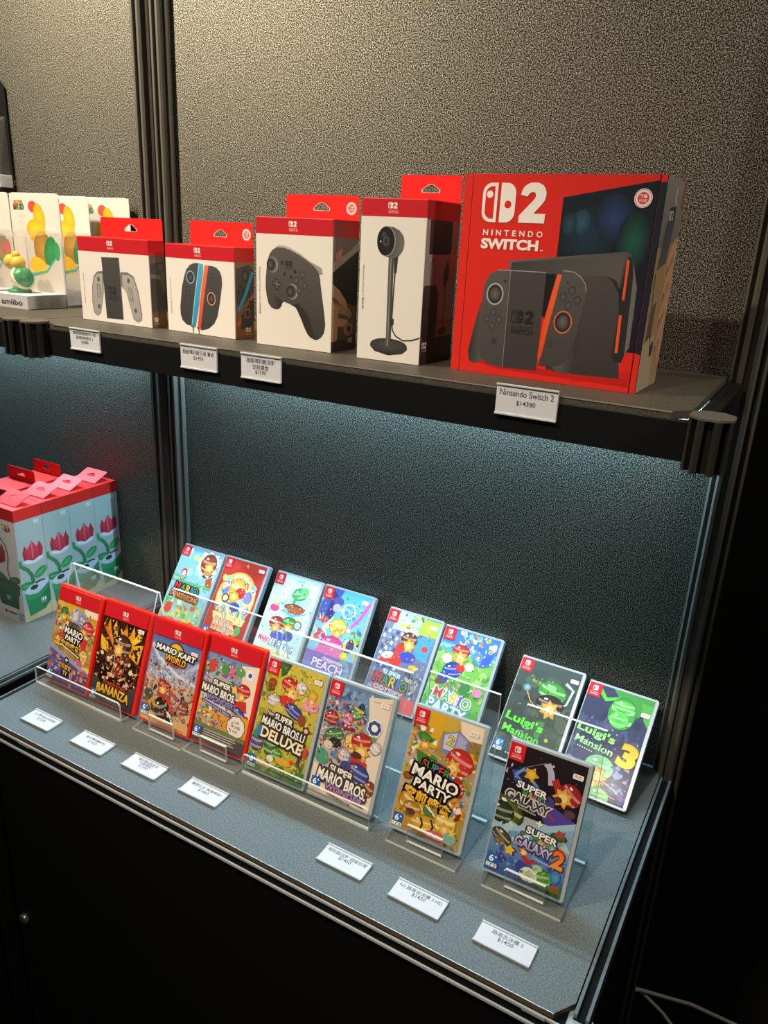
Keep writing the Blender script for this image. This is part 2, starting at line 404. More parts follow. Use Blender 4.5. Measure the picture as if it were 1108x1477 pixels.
        if two: s.numeral(x2 + w + h * 0.12, y, h * 0.74, h, col)
        return s
    def numeral(s, x, y, w, h, col):
        """heavy 2 of the console mark"""
        P = [(0.02, 0.3), (0.05, 0.2), (0.12, 0.11), (0.22, 0.045), (0.36, 0.005), (0.5, 0), (0.65, 0.01), (0.79, 0.06), (0.89, 0.14), (0.94, 0.24), (0.94, 0.34), (0.9, 0.44), (0.82, 0.53), (0.54, 0.765), (0.97, 0.765), (0.96, 1), (0, 1), (0.01, 0.82), (0.5, 0.43), (0.56, 0.365), (0.57, 0.31), (0.54, 0.255), (0.47, 0.23), (0.39, 0.24), (0.32, 0.28), (0.27, 0.345)]
        return s.poly([(x + w * a, y + h * b) for a, b in P], col)
    def badge(s):
        s.part('logo_badge').rect(0, 0, 20, 21.5, 'd3202c')
        s.logo(6.2, 3.6, 8.0, 'f4eeee', 'd3202c', False)
        s.text('NINTENDO', 10, 14.3, 11.5, 1.5, 'f0dada', bold=0.0); s.text('SWITCH', 10, 17.3, 12.5, 2.4, 'f4e6e6', bold=0.01); return s.part('cover_art')
    def mark(s, x=79, y=7.5):
        s.part('corner_mark').rr(x, y, x + 13, y + 6.5, 1.4, 'f0e9e4'); s.text('中文', x + 6.5, y + 3.2, 8.5, 4, 'c8535a', bold=0.01); return s.part('cover_art')
    def rating(s, x=2, y=143, c='1f62ae'):
        s.part('rating_badge').rect(x, y, x + 14, y + 12.5, c); s.text('6', x + 5.6, y + 6.4, 6, 8.6, 'f4f6f8', bold=0.03); s.text('+', x + 11, y + 4, 3.2, 3.2, 'f4f6f8', bold=0.02)
        s.rect(x, y + 12.5, x + 14, y + 17.3, 'eceff0', 0.5); s.text('保護級', x + 7, y + 14.9, 12, 3.6, '3a3a3c', bold=0.02); return s.part('cover_art')
    def header(s, hh=24, soft='c61d29'):
        s.part('header_band').rect(0, 0, s.w, hh, soft); s.logo(41, 8.2, 6.8, 'f2e6e4', soft, True)
        s.text('NINTENDO', 49, 17.2, 12, 1.2, 'e8b4b4', bold=0.0); s.text('SWITCH', 49, 19.6, 12.5, 2.0, 'ecc6c4', bold=0.01); return s.part('cover_art')
    def build(s, parent, loc, mat='sleeve', rot=(0, 0, 0), names=None):
        out = []
        for nm in s.order:
            V, F, K = s.parts[nm]
            if not F: continue
            me = bpy.data.meshes.new(nm); me.from_pydata([(x * 0.001, -z, -y * 0.001) for x, y, z in V], [], [f if True else f for f in F])
            at = me.color_attributes.new('ink', 'FLOAT_COLOR', 'POINT'); at.data.foreach_set('color', [c for k in K for c in k])
            me.update(); out.append(link((names or {}).get(nm, nm), me, M[mat], parent, loc, rot))
        return out

# ------------------------------------------------------------------ cover prints (98 x 163 mm); the pictures are plain coloured shapes
W, Hh = 98, 163
FEST = ['e8b83a', 'f2dc8c', 'c9402e', '3f8f4f', 'd9d2d4', 'e59a35', '8f86b8', 'f4ead6', '6b4a34', 'e0a03a']
def party_top(a, y0, hh):
    k = hh / 163.0
    a.rect(0, y0, W, y0 + hh, ('e9c24c', 'd9b25e', 'v')); a.burst(60, y0 + 62 * k, 120, 22, 'edca62', 'e4d9c6', 4)
    a.poly([(22, y0), (46, y0), (40, y0 + 44 * k), (27, y0 + 50 * k)], 'd9a728')
    a.poly([(64, y0), (98, y0), (98, y0 + 20 * k), (70, y0 + 22 * k)], 'ecd9bd')
    a.crowd(2, y0 + 20 * k, 40, y0 + 80 * k, 44, FEST, 2, 5, 4); a.crowd(62, y0 + 40 * k, 96, y0 + 120 * k, 40, FEST, 2, 5.5, 9)
def title_party(a, cy, k=1.0, rot=8):
    a.part('title_lettering')
    a.text('NINTENDO SWITCH 2', 47, cy - 26 * k, 34, 2.6, 'f3e3b0', '1a1412', 1.3, rot)
    a.text('SUPER', 46, cy - 19 * k, 42, 11 * k, ['d8472f', '4f9a46', '4f7fc0', 'd8472f', '4f9a46'], '1a1412', 2.4, rot)
    a.text('MARIO', 48, cy - 4 * k, 68, 17 * k, 'f6f2ea', '1a1412', 3.0, rot, 0.03)
    a.text('PARTY', 47, cy + 12 * k, 54, 13 * k, 'f6f2ea', '1a1412', 2.8, rot, 0.03)
    a.text('空前盛會', 44, cy + 28 * k, 70, 15 * k, ('f7cf4a', 'e0a020'), '1a1412', 2.6, rot, 0.03); a.part('cover_art')
def cover_party_gold(a):
    party_top(a, 0, 163)
    a.poly([(44, 24), (66, 13), (82, 22), (80, 46), (60, 56), (46, 44)], '7d7fb8'); a.poly([(47, 24), (64, 16), (62, 42), (48, 42)], 'c9c6d8'); a.poly([(66, 16), (79, 23), (77, 44), (64, 42)], 'a9a7c8')
    a.text('2', 57, 29, 9, 13, 'e8c53c', '4a6a3a', 0.8, 8)
    a.ell(75, 52, 19, 17, 'd63a30', rot=15, rim='b42a26'); a.ell(67, 62, 13, 10, 'e8b184', rim='c98a5c'); a.ell(80, 84, 8, 13, 'd03028', rot=-20, rim='a82420'); a.poly([(56, 70), (74, 76), (70, 92), (54, 84)], '4a57a0')
    a.ell(21, 36, 10, 6, '5a9a3c', rot=10, rim='3f7a2c'); a.ell(23, 46, 8, 7, 'd9a070'); a.poly([(12, 54), (34, 58), (36, 76), (20, 74)], '3f7a3a'); a.ell(38, 60, 6, 5, '4a8a3a')
    a.ell(14, 74, 7, 5, 'f0e8da'); a.ell(16, 74, 3, None, 'cf3a2c'); a.ell(9, 92, 6, 5, 'a4632c', rim='7a4520'); a.ell(22, 84, 6, 4, 'e8e0d4')
    a.ell(30, 128, 26, 17, 'e3b23a', rot=18, rim='b57e24'); a.ell(36, 112, 12, 7, 'c8362c', rot=20); a.ell(25, 132, 13, 10, 'd29a34', rim='9c6a22'); a.ell(24, 136, 7, 4.5, '5a3a28')
    a.ell(48, 128, 9, 6, '4a7a3c', rot=30); a.line([(44, 120), (58, 130), (66, 128)], 4, 'e6dcc8', 1)
    a.ell(46, 145, 22, 11, 'e8b432', rot=-10, rim='c08a24'); a.line([(40, 138), (44, 146), (42, 154)], 3, '4a3426'); a.line([(54, 136), (59, 144), (57, 152)], 3, '4a3426'); a.ell(20, 150, 10, 7, 'b98a38')
    a.ell(74, 134, 15, 16, 'f0cf58', rim='d2a032'); a.ell(75, 142, 9, 9, 'efc7a0'); a.ell(64, 157, 16, 9, 'd9707c', rim='c25868'); a.ell(84, 150, 9, 8, '7fae98'); a.star(86, 142, 6, 'f2c93a')
    a.crowd(68, 100, 96, 130, 22, ['e59a35', 'd9872c', '6a4a86', 'f2e6d0', 'e8b83a', '5a86b8'], 2.5, 6, 3)
    a.line([(84, 108), (90, 116), (86, 126)], 5, '7a3026'); a.ell(86, 112, 6, 4, 'e8e0da')
    a.fleck(2, 24, 96, 160, 150, ['f4e6c4','b98a2c','7a4a2a','c84a34','4a7a44','e8c85a','8a86b4','d9a06c'], 61); a.badge(); a.mark(); title_party(a, 88, 0.92); a.rating()
def cover_party_red(a):
    party_top(a, 24, 96)
    a.poly([(36, 36), (50, 28), (72, 34), (78, 46), (62, 62), (38, 56)], '9a97b4'); a.poly([(40, 38), (52, 32), (52, 50), (40, 52)], 'c4c1d0'); a.ell(64, 46, 8, 9, 'aeabc6', rim='7f7da2'); a.text('2', 47, 43, 7, 9, 'e8d58a')
    a.ell(20, 40, 9, 7, '5a8a44', rim='3c6a30'); a.ell(20, 50, 8, 7, 'd2a06c'); a.ell(80, 56, 13, 12, 'd8403a', rim='b02a2c'); a.ell(72, 66, 9, 7, 'e6b48a'); a.poly([(66, 76), (84, 74), (82, 96), (70, 94)], 'cc3a34')
    a.ell(18, 92, 13, 11, 'dca836', rim='b07a24'); a.ell(22, 82, 7, 5, 'c8403a'); a.ell(80, 104, 10, 11, 'eccb60', rim='d0a040'); a.ell(82, 114, 7, 7, 'e9c09c'); a.ell(70, 118, 12, 7, 'd4687a')
    a.poly([(0, 104), (98, 130), (98, 163), (0, 163)], ('6c5a9a', '4a3f80', 'v')); a.poly([(0, 100), (0, 108), (98, 134), (98, 128)], '9aa4b8')
    a.crowd(2, 112, 30, 150, 30, ['c8584a', 'd88a74', '8a7ab0', '4a62a8', 'e0c0a0'], 2.5, 5.5, 5); a.crowd(58, 128, 97, 160, 36, ['c8485c', 'd8a83c', '5a56a8', 'e59a80', '3f4a90', 'd0607c'], 2.5, 6, 6)
    a.fleck(2, 30, 96, 160, 170, ['f4e6c4','b98a2c','7a4a2a','c84a44','4a6a7a','e8c85a','8a86b4','3a3060'], 62); a.header()
    a.part('title_lettering').text('SUPER', 49, 60, 26, 7, ['d8472f', '4f9a46', '4f7fc0', 'd8472f', '4f9a46'], '1a1412', 2, 4)
    a.text('MARIO', 50, 71, 44, 12, 'f6f2ea', '1a1412', 2.2, 4, 0.03); a.text('PARTY', 50, 83, 36, 9, 'f6f2ea', '1a1412', 2.2, 4, 0.03); a.text('空前盛會', 46, 94, 46, 9.5, ('f7cf4a', 'e0a020'), '1a1412', 1.8, 4, 0.03)
    a.poly([(20, 96), (24, 93), (74, 106), (74, 112)], '1a1412'); a.poly([(22, 97), (24, 95), (72, 107.5), (72, 110)], 'e8d9b4')
    a.ell(44, 120, 5.5, None, '1a1412'); a.text('+', 44, 120, 7, 7, 'f4f0ea', bold=0.03)
    a.text('空前盛會', 42, 131, 32, 8, 'f0c83c', '2a1a3a', 1.2, 6); a.rr(36, 137, 54, 148, 2, '1c1428'); a.text('TV', 45, 142.5, 12, 8, 'e8c94a', bold=0.03)
    a.part('cover_art'); a.rating(2, 143, '3d63a8')
def cover_fire(a):
    a.rect(0, 24, W, 163, ('4a2a1c', '2c2624', 'v')); a.burst(44, 84, 130, 26, '5a3020', '3a2018', 3)
    for x, c in ((16, 'e08a24'), (30, 'f0b52c'), (70, 'e7a028'), (84, 'f2c534'), (8, 'c86a20'), (54, 'd98a2c')):
        a.poly([(44, 82), (x - 5, 40), (x, 26), (x + 6, 44)], c)
    a.poly([(20, 66), (2, 56), (6, 78), (26, 82)], 'f0b62c'); a.poly([(66, 60), (96, 50), (92, 84), (70, 76)], 'e9a62a'); a.poly([(74, 64), (92, 58), (88, 76)], '3a241a')
    a.crowd(2, 30, 96, 80, 40, ['3a2018', '8a4a24', 'c87a2c', '2a1a14', 'f0c450', '6a3a22'], 2, 6, 8)
    a.ell(52, 62, 20, 17, '5c3626', rim='3a2118'); a.ell(46, 72, 13, 10, 'c78a5e', rim='8a5236'); a.ell(30, 86, 9, 12, '6a3e2a', rot=30); a.ell(64, 84, 12, 10, '5a3424'); a.poly([(44, 84), (56, 84), (60, 116), (42, 116)], '8a3226'); a.line([(40, 78), (42, 100), (38, 120)], 1.2, 'e8cfa0')
    a.crowd(2, 84, 96, 130, 90, ['c08a62', '8a5a3a', 'e0b48a', '5a3a2a', 'd49a4c', '7a4a6a', '3a2a26', 'e8d0b0'], 1.8, 5, 2)
    a.poly([(0, 122), (20, 132), (50, 136), (80, 132), (98, 118), (98, 163), (0, 163)], ('4a4240', '3a3434', 'v'))
    a.fleck(2, 26, 96, 128, 190, ['f0d08a','2a1814','8a4a24','e8a03c','5a3a5a','c87a4a','1e1412','e4c8a0'], 63); a.header(); a.mark(80, 27)
    a.part('title_lettering').text('DONKEY KONG', 52, 131, 50, 7, 'd8482f', '3a1410', 1.0, 2, 0.02, arc=1.0)
    a.text('BANANZA', 51, 142, 74, 15, ('f6cf44', 'd89a20'), '2a1a10', 1.6, 2, 0.035, arc=2.5); a.text('Switch 2', 50, 156, 20, 2, 'd8d0c8', rot=2); a.part('cover_art'); a.rating(2, 147, '4a5f94')
def cover_race(a):
    a.rect(0, 24, W, 90, ('4f66a8', 'a9b4cc', 'v')); a.rect(0, 90, W, 163, ('b8a9a0', 'd8a868', 'v'))
    for x0, y0, x1, y1, c in ((0, 40, 60, 98, 'c3cada'), (98, 50, 40, 90, 'b2bace'), (20, 60, 98, 84, 'd4d6de'), (60, 26, 98, 44, '6a76b4'), (0, 60, 40, 76, '8fa0c4')): a.line([(x0, y0), ((x0 + x1) / 2, (y0 + y1) / 2 + 5), (x1, y1)], 7, c, 3)
    a.crowd(0, 62, 98, 96, 70, ['9fa6ba', 'c8c4cc', '7a86a8', 'd8b0a8', 'b8946a', 'e4e0e0', '6a7290'], 1.4, 4.2, 3)
    a.crowd(0, 92, 98, 142, 150, ['b8483a', 'c87a4a', '8a4a34', 'd8b26a', '5a6a44', 'e0c8a8', '7a3430', 'a86a58', '3a3230', 'd86a4a', '6a5a7a'], 1.6, 5.4, 5)
    a.ell(38, 100, 12, 9, 'c83a34', rim='9a2a28'); a.ell(37, 108, 9, 7, 'dca880'); a.poly([(26, 114), (52, 112), (56, 130), (30, 132)], 'b03a34'); a.ell(40, 136, 15, 17, '3a302c', rot=-20, rim='231e1c'); a.line([(50, 118), (62, 134), (60, 148)], 8, 'c24038', 4); a.ell(58, 146, 8, 11, '2c2624', rot=-30); a.line([(52, 138), (60, 144), (66, 152)], 3, 'e6e2e0')
    a.text('OTTO', 60, 143, 14, 5, 'e9e4e2', rot=38, bold=0.03)
    a.ell(10, 120, 9, 8, '4a5440'); a.ell(20, 134, 7, 9, 'd29a3c'); a.ell(82, 124, 10, 9, 'a8583c', rim='7c3a2a')
    a.crowd(0, 134, 30, 150, 20, ['b8703c', '5a3a2a', 'd8a050', '3a3a34'], 2, 5, 11)
    a.fleck(0, 60, 98, 148, 240, ['e8d8c4','4a3a34','c8563a','8a92a8','d8a060','2e2a2a','a84a3a','6a7a5a'], 64); a.header(); a.mark(80, 33)
    a.part('title_lettering').ell(50, 44, 17, 17, '2a2622'); a.ell(50, 44, 15, 15, '5f9a4a', rim='d9a534'); a.poly([(38, 38), (48, 30), (60, 34), (54, 44)], 'e6b83c')
    a.text('MARIO KART', 50, 43, 80, 9.5, 'f4f1ea', '2a2622', 2.0, 3, 0.035, 0.15); a.text('WORLD', 52, 55, 42, 10.5, ('f4c63e', 'd98a2a'), '2a2622', 1.6, 3, 0.03, 0.1); a.line([(34, 61), (52, 65), (70, 61)], 2.4, 'b33a2c'); a.part('cover_art'); a.rating(1, 137, '2f66ae')
WND = ['5a86b0', '3f7a52', 'c84a4a', 'd8b050', 'e0d6cc', '7a6aa8', 'd88aa0', '4a5a8a', '8aa85a']
def cover_wonder_red(a):
    a.rect(0, 24, W, 108, ('6f86b4', 'dcc8b4', 'v')); a.poly([(66, 30), (98, 24), (98, 110), (60, 110), (74, 60)], 'e6d2bc')
    a.crowd(0, 28, 66, 72, 80, WND, 2, 5.5, 6); a.ell(14, 44, 8, 10, 'c8443c'); a.ell(40, 44, 10, 8, '4f8f4e', rot=20); a.ell(52, 46, 7, 9, 'cf6f9a'); a.ell(66, 40, 9, 7, '5f9a58')
    a.flower(84, 40, 8, 'e8e4ea', '4a5aa0', 6); a.star(62, 68, 8, 'f0c23c')
    a.ell(78, 66, 12, 10, 'cf3a34', rim='a82a28'); a.ell(76, 76, 8, 7, 'e2ac84'); a.poly([(66, 84), (86, 80), (90, 96), (70, 100)], 'c4382f'); a.ell(76, 102, 13, 9, '4a58a0', rot=20, rim='38448a'); a.ell(90, 108, 6, 8, '8a4c30', rot=30)
    a.rect(0, 104, W, 163, 'd99a3a'); a.poly([(0, 98), (60, 110), (98, 118), (98, 140), (0, 130)], ('e2a544', 'd08c30', 'v')); a.crowd(2, 104, 44, 136, 46, ['e8e0d0', '5a6a94', 'b85a44', '6a8a54', 'd8c4a8', '7a5a4a', '8f98b0'], 2, 5.5, 7)
    for r, c in ((17, '3a2a1c'), (15.8, 'e4ded2')):
        a.flower(77, 122, r * 1.0, c, c, 9); a.ell(77, 122, r * 0.8, None, c)
    a.text('繁體', 77, 115, 9, 4, '5a4a40'); a.text('中文版', 77, 122, 17, 5.4, '5a4a40', bold=0.02); a.text('收錄', 77, 129, 9, 4, '5a4a40')
    a.rect(0, 136, W, 163, '514a46'); a.poly([(0, 132), (30, 135), (60, 134), (98, 138), (98, 142), (0, 140)], '6a7a52')
    for i in range(5): a.rect(20, 141 + i * 3.6, 20 + [60, 62, 56, 60, 40][i], 142.6 + i * 3.6, 'b9b2ac', 0.2)
    a.fleck(2, 28, 70, 132, 150, ['f0e4d8','3a4a7a','c84a4a','e8c84a','5a8a54','8a5a8a','2f3a4a'], 65); a.header()
    a.part('title_lettering').text('SUPER', 38, 68, 34, 8, 'f4efe6', '4a4440', 2.0, 4, 0.03); a.text('MARIO BROS.', 34, 81, 64, 12, 'f4efe6', '4a4440', 2.4, 4, 0.03); a.text('WONDER', 40, 93, 52, 8.5, ('b48ac0', '6a86c8'), '4a3a5a', 1.2, 4, 0.03)
    a.poly([(6, 97), (64, 106), (64, 112), (6, 102)], '44509a'); a.text('Nintendo Switch 2 Edition', 35, 104.4, 52, 3, 'e6e2f0', rot=9, bold=0.0); a.part('cover_art'); a.rating(1, 140, '2f66ae')
def cover_yellow_green(a):
    a.rect(0, 0, W, 163, ('c8b646', 'b2a838', 'v')); a.crowd(0, 0, 98, 128, 90, ['d2c254', 'b0a234', '9a9a34', 'd8c862', 'bdb040'], 3, 9, 12)
    a.poly([(20, 0), (40, 0), (34, 16), (26, 22)], '3f5a3a'); a.cloud(24, 8, 7, '4a6a40'); a.crowd(0, 20, 26, 60, 20, ['5a7a3a', '7a8a34', 'b05a2c', '8a5a2c', 'a8a038'], 2, 6, 13)
    a.ell(14, 34, 7, 6, 'b2502c', rim='8a3a22'); a.ell(14, 42, 6, 4, '6a4a2c')
    a.ell(45, 30, 16, 11, 'd2382e', rot=10, rim='ac2a26'); a.ell(63, 28, 9, 10, 'e6ddd2', rim='b8aca4'); a.ell(49, 42, 15, 11, 'dea67c', rot=10, rim='b87a52'); a.ell(44, 54, 14, 9, 'c83a30'); a.ell(60, 64, 17, 9, '4a4f98', rot=20, rim='363c80'); a.ell(75, 72, 7, 9, '8a4a2e', rot=-20)
    a.ell(22, 58, 11, 9, 'd6ccd4', rim='a89aaa'); a.ell(34, 66, 9, 7, 'c8b85a')
    a.poly([(70, 50), (82, 26), (98, 46), (96, 54), (84, 58), (72, 56)], 'e08a98'); a.ell(84, 34, 7, 8, 'e2bc50', rim='c89a38'); a.ell(84, 42, 6, 5, 'e6b09a'); a.ell(83, 50, 12, 5, 'e79aa6')
    a.flower(86, 84, 7, '6a4230', 'd8c4a8', 5)
    a.crowd(0, 112, 98, 150, 60, ['8fa23a', 'b4a83c', '6a8a3a', 'd2c050', '4f7a3c'], 3, 8, 14)
    a.ell(10, 124, 11, 13, '6a5a86', rim='463c62'); a.ell(9, 112, 9, 6, '4a8a4a'); a.ell(34, 122, 11, 15, '4a8244', rim='30602f'); a.ell(32, 112, 7, 6, 'dba77a'); a.ell(46, 130, 9, 8, '57a048', rim='3a7a34'); a.ell(38, 140, 6, 5, 'e6e0d4')
    for i in range(3): a.ell(56 + 8 * i, 114, 3, 7, 'c8802c', rot=-12)
    a.line([(86, 118), (84, 132), (92, 140)], 6, '6a3844', 3); a.line([(92, 128), (90, 150)], 2, '4a6a34'); a.line([(80, 112), (84, 116), (96, 110)], 2.4, 'e6e0d6')
    a.poly([(0, 140), (40, 150), (98, 146), (98, 163), (0, 163)], ('6a8a3c', '4a7434', 'v')); a.ell(60, 138, 14, 5, 'd8a83a'); a.star(74, 134, 5, 'e23c2a'); a.crowd(20, 146, 96, 162, 40, ['4a7a34', '6a9a40', '3c6a2e', 'a89a4a'], 2, 5, 15); a.poly([(78, 146), (98, 142), (98, 163), (78, 163)], '3f7c44'); a.poly([(12, 142), (44, 150), (36, 158), (12, 154)], 'c8b48a')
    a.fleck(2, 2, 96, 160, 170, ['e0d070','8a8a2c','5a7a34','f0e49a','a89a30','6a5a2c'], 66); a.badge(); a.mark(82, 9)
    a.part('title_lettering').text('New', 24, 77, 14, 6, 'e8e2d4', '3a3430', 1.2, 4); a.text('SUPER', 47, 80, 32, 9, 'f4efe6', '3a3430', 2.4, 5, 0.03); a.text('MARIO BROS.U', 49, 93, 76, 13, ('e8e6e2', 'f8f6f0'), '3a3430', 2.6, 5, 0.03); a.text('DELUXE', 50, 109, 74, 16, ('f0dca8', 'f6ecd0'), '3a3430', 3.0, 5, 0.03)
    a.rr(6, 98, 14, 114, 3, '3f7ab8'); a.rr(89, 106, 96, 121, 3, 'd0433a'); a.part('cover_art'); a.rating(2, 143)
def cover_wonder(a):
    a.rect(0, 0, W, 163, ('5f7fa6', 'd9c8bc', 'v')); a.poly([(62, 8), (98, 0), (98, 163), (40, 163), (70, 110), (74, 60)], ('e2d0bc', 'e6d6c6', 'v'))
    a.poly([(0, 120), (60, 126), (98, 140), (98, 163), (0, 163)], 'e4d4c4'); a.crowd(22, 6, 62, 26, 26, ['4a6a94', '7a94b8', '3f5a88', '8aa6c4'], 2, 5, 16)
    a.line([(66, 4), (72, 26), (94, 34)], 3, 'd8d8e0'); a.line([(70, 12), (98, 8)], 1.5, 'b8a89c')
    a.crowd(0, 24, 62, 110, 130, ['5a86b0', '3f7a52', 'c84a4a', 'c8a850', 'd8ccc8', '7a6aa8', 'c87a94', '40527e', '7fa05a', '2f4a6a', '8a5a44'], 2, 6.5, 17)
    a.ell(48, 36, 13, 8, '6aa04a', rot=-25, rim='4a7a38'); a.ell(38, 46, 8, 10, 'd884a4', rot=10, rim='b8608a'); a.line([(44, 28), (58, 32)], 3, 'e2b84a'); a.ell(12, 52, 11, 10, 'c23a36', rim='922a2a'); a.rect(34, 56, 52, 62, '9a2c34')
    a.ell(22, 74, 15, 9, '4f8f3e', rot=-20, rim='39702e'); a.ell(26, 84, 10, 7, '3c2c28'); a.ell(48, 82, 9, 11, 'e6b040', rot=-15, rim='c48a2c'); a.ell(46, 72, 5, 5, 'e8c46a'); a.ell(16, 90, 7, 6, 'd8c8b8'); a.ell(10, 108, 13, 10, '4f9a78', rot=30)
    a.flower(80, 46, 12, 'e4e2ea', 'e4e2ea', 7); a.flower(80, 46, 10, '44508c', 'f0eef4', 7); a.ell(80, 46, 5, None, 'f2f0f4'); a.poly([(74, 58), (88, 58), (84, 64), (78, 64)], '6a9a5a')
    a.ell(66, 70, 16, 12, 'cc3830', rot=-8, rim='a02828'); a.ell(68, 84, 14, 12, 'dfa880', rim='bc7c56'); a.ell(62, 90, 9, 5, '5a3426'); a.ell(88, 72, 8, 9, 'e6dcd6', rot=30, rim='b8aaa8'); a.ell(44, 96, 9, 10, 'd8ccd4', rim='a89aa8'); a.poly([(56, 94), (80, 96), (82, 108), (56, 108)], 'c43a30'); a.ell(70, 112, 18, 12, '46549c', rot=12, rim='333f80'); a.ell(50, 110, 9, 8, '4a4a78'); a.ell(90, 128, 9, 12, 'a2562e', rot=25, rim='7a3c22')
    a.fleck(0, 24, 64, 116, 190, ['f0e4e4','2f4a7a','c84a4a','e8c84a','4a8a54','8a6aaa','243648','d88aa4'], 67); a.badge(); a.mark(82, 9)
    a.part('title_lettering').text('SUPER', 46, 120, 38, 10, 'f6f2ea', '4c4038', 2.6, 4, 0.03); a.text('MARIO BROS.', 50, 134, 80, 16, 'f6f2ea', '4c4038', 3.0, 5, 0.03); a.text('WONDER', 56, 147, 62, 9, ('8a9ad8', 'c86a9a'), '6a3a5a', 1.4, 5, 0.03); a.text('超級瑪利歐兄弟 驚奇', 50, 156.5, 38, 3.4, '3a302c', rot=5, bold=0.02); a.part('cover_art'); a.rating(3, 138)
def title_galaxy(a, cx, cy, two=False):
    a.text('SUPER', cx, cy - 13, 40, 8.5, 'f4f2ec', '2a2a3c', 1.6, 5, 0.03); a.text('MARIO', cx + 4, cy - 5, 30, 8, ['4f8a4a', 'e0c040', 'd06a3a', '4f9a5a', '7fae5a'], None, 0, 5); a.text('GALAXY', cx - (7 if two else 2), cy + 4, 48 if two else 58, 12, ('d8d4e4', '8a86b4') if two else ('2a2830', '4a4858'), '3c3a66' if two else 'd8d4c8', 1.4, 6, 0.035)
    if two: a.text('2', cx + 25, cy + 7, 15, 22, ('f06a34', 'e8a03c'), '7a2a20', 1.6, 4, 0.04)
def cover_space(a):
    a.rect(0, 0, W, 84, ('241c1e', '1c1a20', 'v')); a.poly([(0, 30), (20, 22), (34, 40), (60, 60), (98, 78), (98, 84), (0, 84)], '1e1c22'); a.poly([(8, 34), (26, 28), (60, 58), (98, 70), (98, 80), (62, 84), (52, 72), (14, 46)], ('4a4a9c', '5a3f9a', 'h')); a.poly([(12, 38), (22, 26), (46, 44), (52, 56), (24, 46)], '6f94cc'); a.poly([(16, 38), (24, 30), (44, 48), (30, 46)], '2a2a4a'); a.line([(20, 28), (48, 12)], 0.8, '7a7a80')
    a.crowd(40, 4, 96, 70, 22, ['3a3438', '5a5258', '4a3f5a', '2e2a30'], 0.6, 1.8, 21); a.crowd(0, 24, 18, 50, 12, ['6a5a9a', '8a7ab8', 'c8bcd8'], 0.8, 2.2, 22)
    a.star(33, 32, 10, 'e0aa2c', 5, 0.6, -70); a.ell(33, 32, 6, 6, 'f0c84a', rim='e0aa2c'); a.line([(50, 12), (56, 22), (60, 36)], 7, 'b8b0cc', 9); a.line([(46, 14), (52, 18), (58, 12)], 3, 'b8b0cc'); a.line([(62, 28), (70, 40), (72, 50)], 9, 'b02c2c')
    a.ell(84, 40, 15, 13, 'b83230', rot=35, rim='8a2226'); a.ell(76, 46, 13, 12, 'c78a66', rot=20, rim='94583e'); a.ell(71, 50, 5, 4, '5a342a'); a.ell(60, 58, 8, 8, '4a3f8a'); a.ell(88, 62, 7, 5, '5a4040'); a.line([(60, 70), (70, 74), (72, 78)], 3, '8a4a3c')
    a.ell(12, 84, 24, 17, '7f8a34', rot=20, rim='2f3a20'); a.ell(6, 88, 17, 13, '3c4a2a', rim='262c1e'); a.ring(10, 68, 4, 2.6, '6a7a3c')
    a.poly([(0, 106), (50, 92), (98, 70), (98, 163), (0, 163)], ('8fb4cc', '31559c', 'v')); a.poly([(0, 106), (50, 92), (98, 70), (98, 78), (50, 100), (0, 112)], '9cc0d2'); a.crowd(6, 96, 96, 116, 24, ['a8c8d6', 'c2d6dc', '7fa8c6', 'd4dfe0'], 2.5, 7, 23); a.crowd(10, 124, 96, 160, 40, ['3f62ac', '2f4f98', '5a7cc0', '4a3f8c', '3a6ab0'], 3, 8, 24)
    a.ell(82, 93, 10, 4.5, '5a6e3c', rim='3a4a2a'); a.poly([(76, 92), (80, 84), (84, 86), (88, 84), (88, 92)], 'a84a36'); a.ell(14, 118, 14, 9, '5c5a34', rot=30, rim='3a3a24'); a.ell(12, 124, 7, 5, '7a6238'); a.ell(38, 104, 3, 3, '4a5a34'); a.star(27, 130, 7, 'e8b92f', 5, 0.6); a.ell(88, 110, 6, 5, 'd8823a')
    a.ell(44, 118, 9, 8, 'b4322f', rot=-15, rim='86262a'); a.ell(45, 126, 6, 5, 'cf9670'); a.line([(44, 130), (52, 136), (60, 132)], 6, 'b0302e'); a.ell(44, 144, 6, 8, '3a468e')
    a.ell(70, 148, 15, 11, '5fa03c', rot=-8, rim='3f7a2c'); a.ell(65, 138, 6, 4, 'a8cc90'); a.ell(56, 150, 11, 9, '7aa45a', rim='e4e8dc'); a.poly([(80, 140), (84, 132), (87, 138), (92, 136), (90, 146), (82, 150)], '62a444'); a.ell(88, 140, 6, 8, '5f9ccc', rim='3f74b0'); a.poly([(70, 160), (98, 148), (98, 163), (66, 163)], '3f7038'); a.ell(90, 154, 6, 5, '8a5a34')
    a.fleck(4, 96, 96, 160, 90, ['d8e8f0','2a4a8a','7aa8d0','4a3f8a','6a8a4a','c8a85a'], 68); a.badge(); a.mark(82, 12)
    a.part('title_lettering'); title_galaxy(a, 38, 62); a.text('SUPERMARIO', 37, 76, 24, 2.4, 'd8d0c4', rot=6); a.text('+', 56, 86, 8, 8, 'ece8e0', bold=0.04); title_galaxy(a, 62, 112, True); a.text('SUPERMARIO 2', 70, 129, 28, 2.4, 'c8d4e8', rot=6); a.part('cover_art'); a.rating(2, 141)
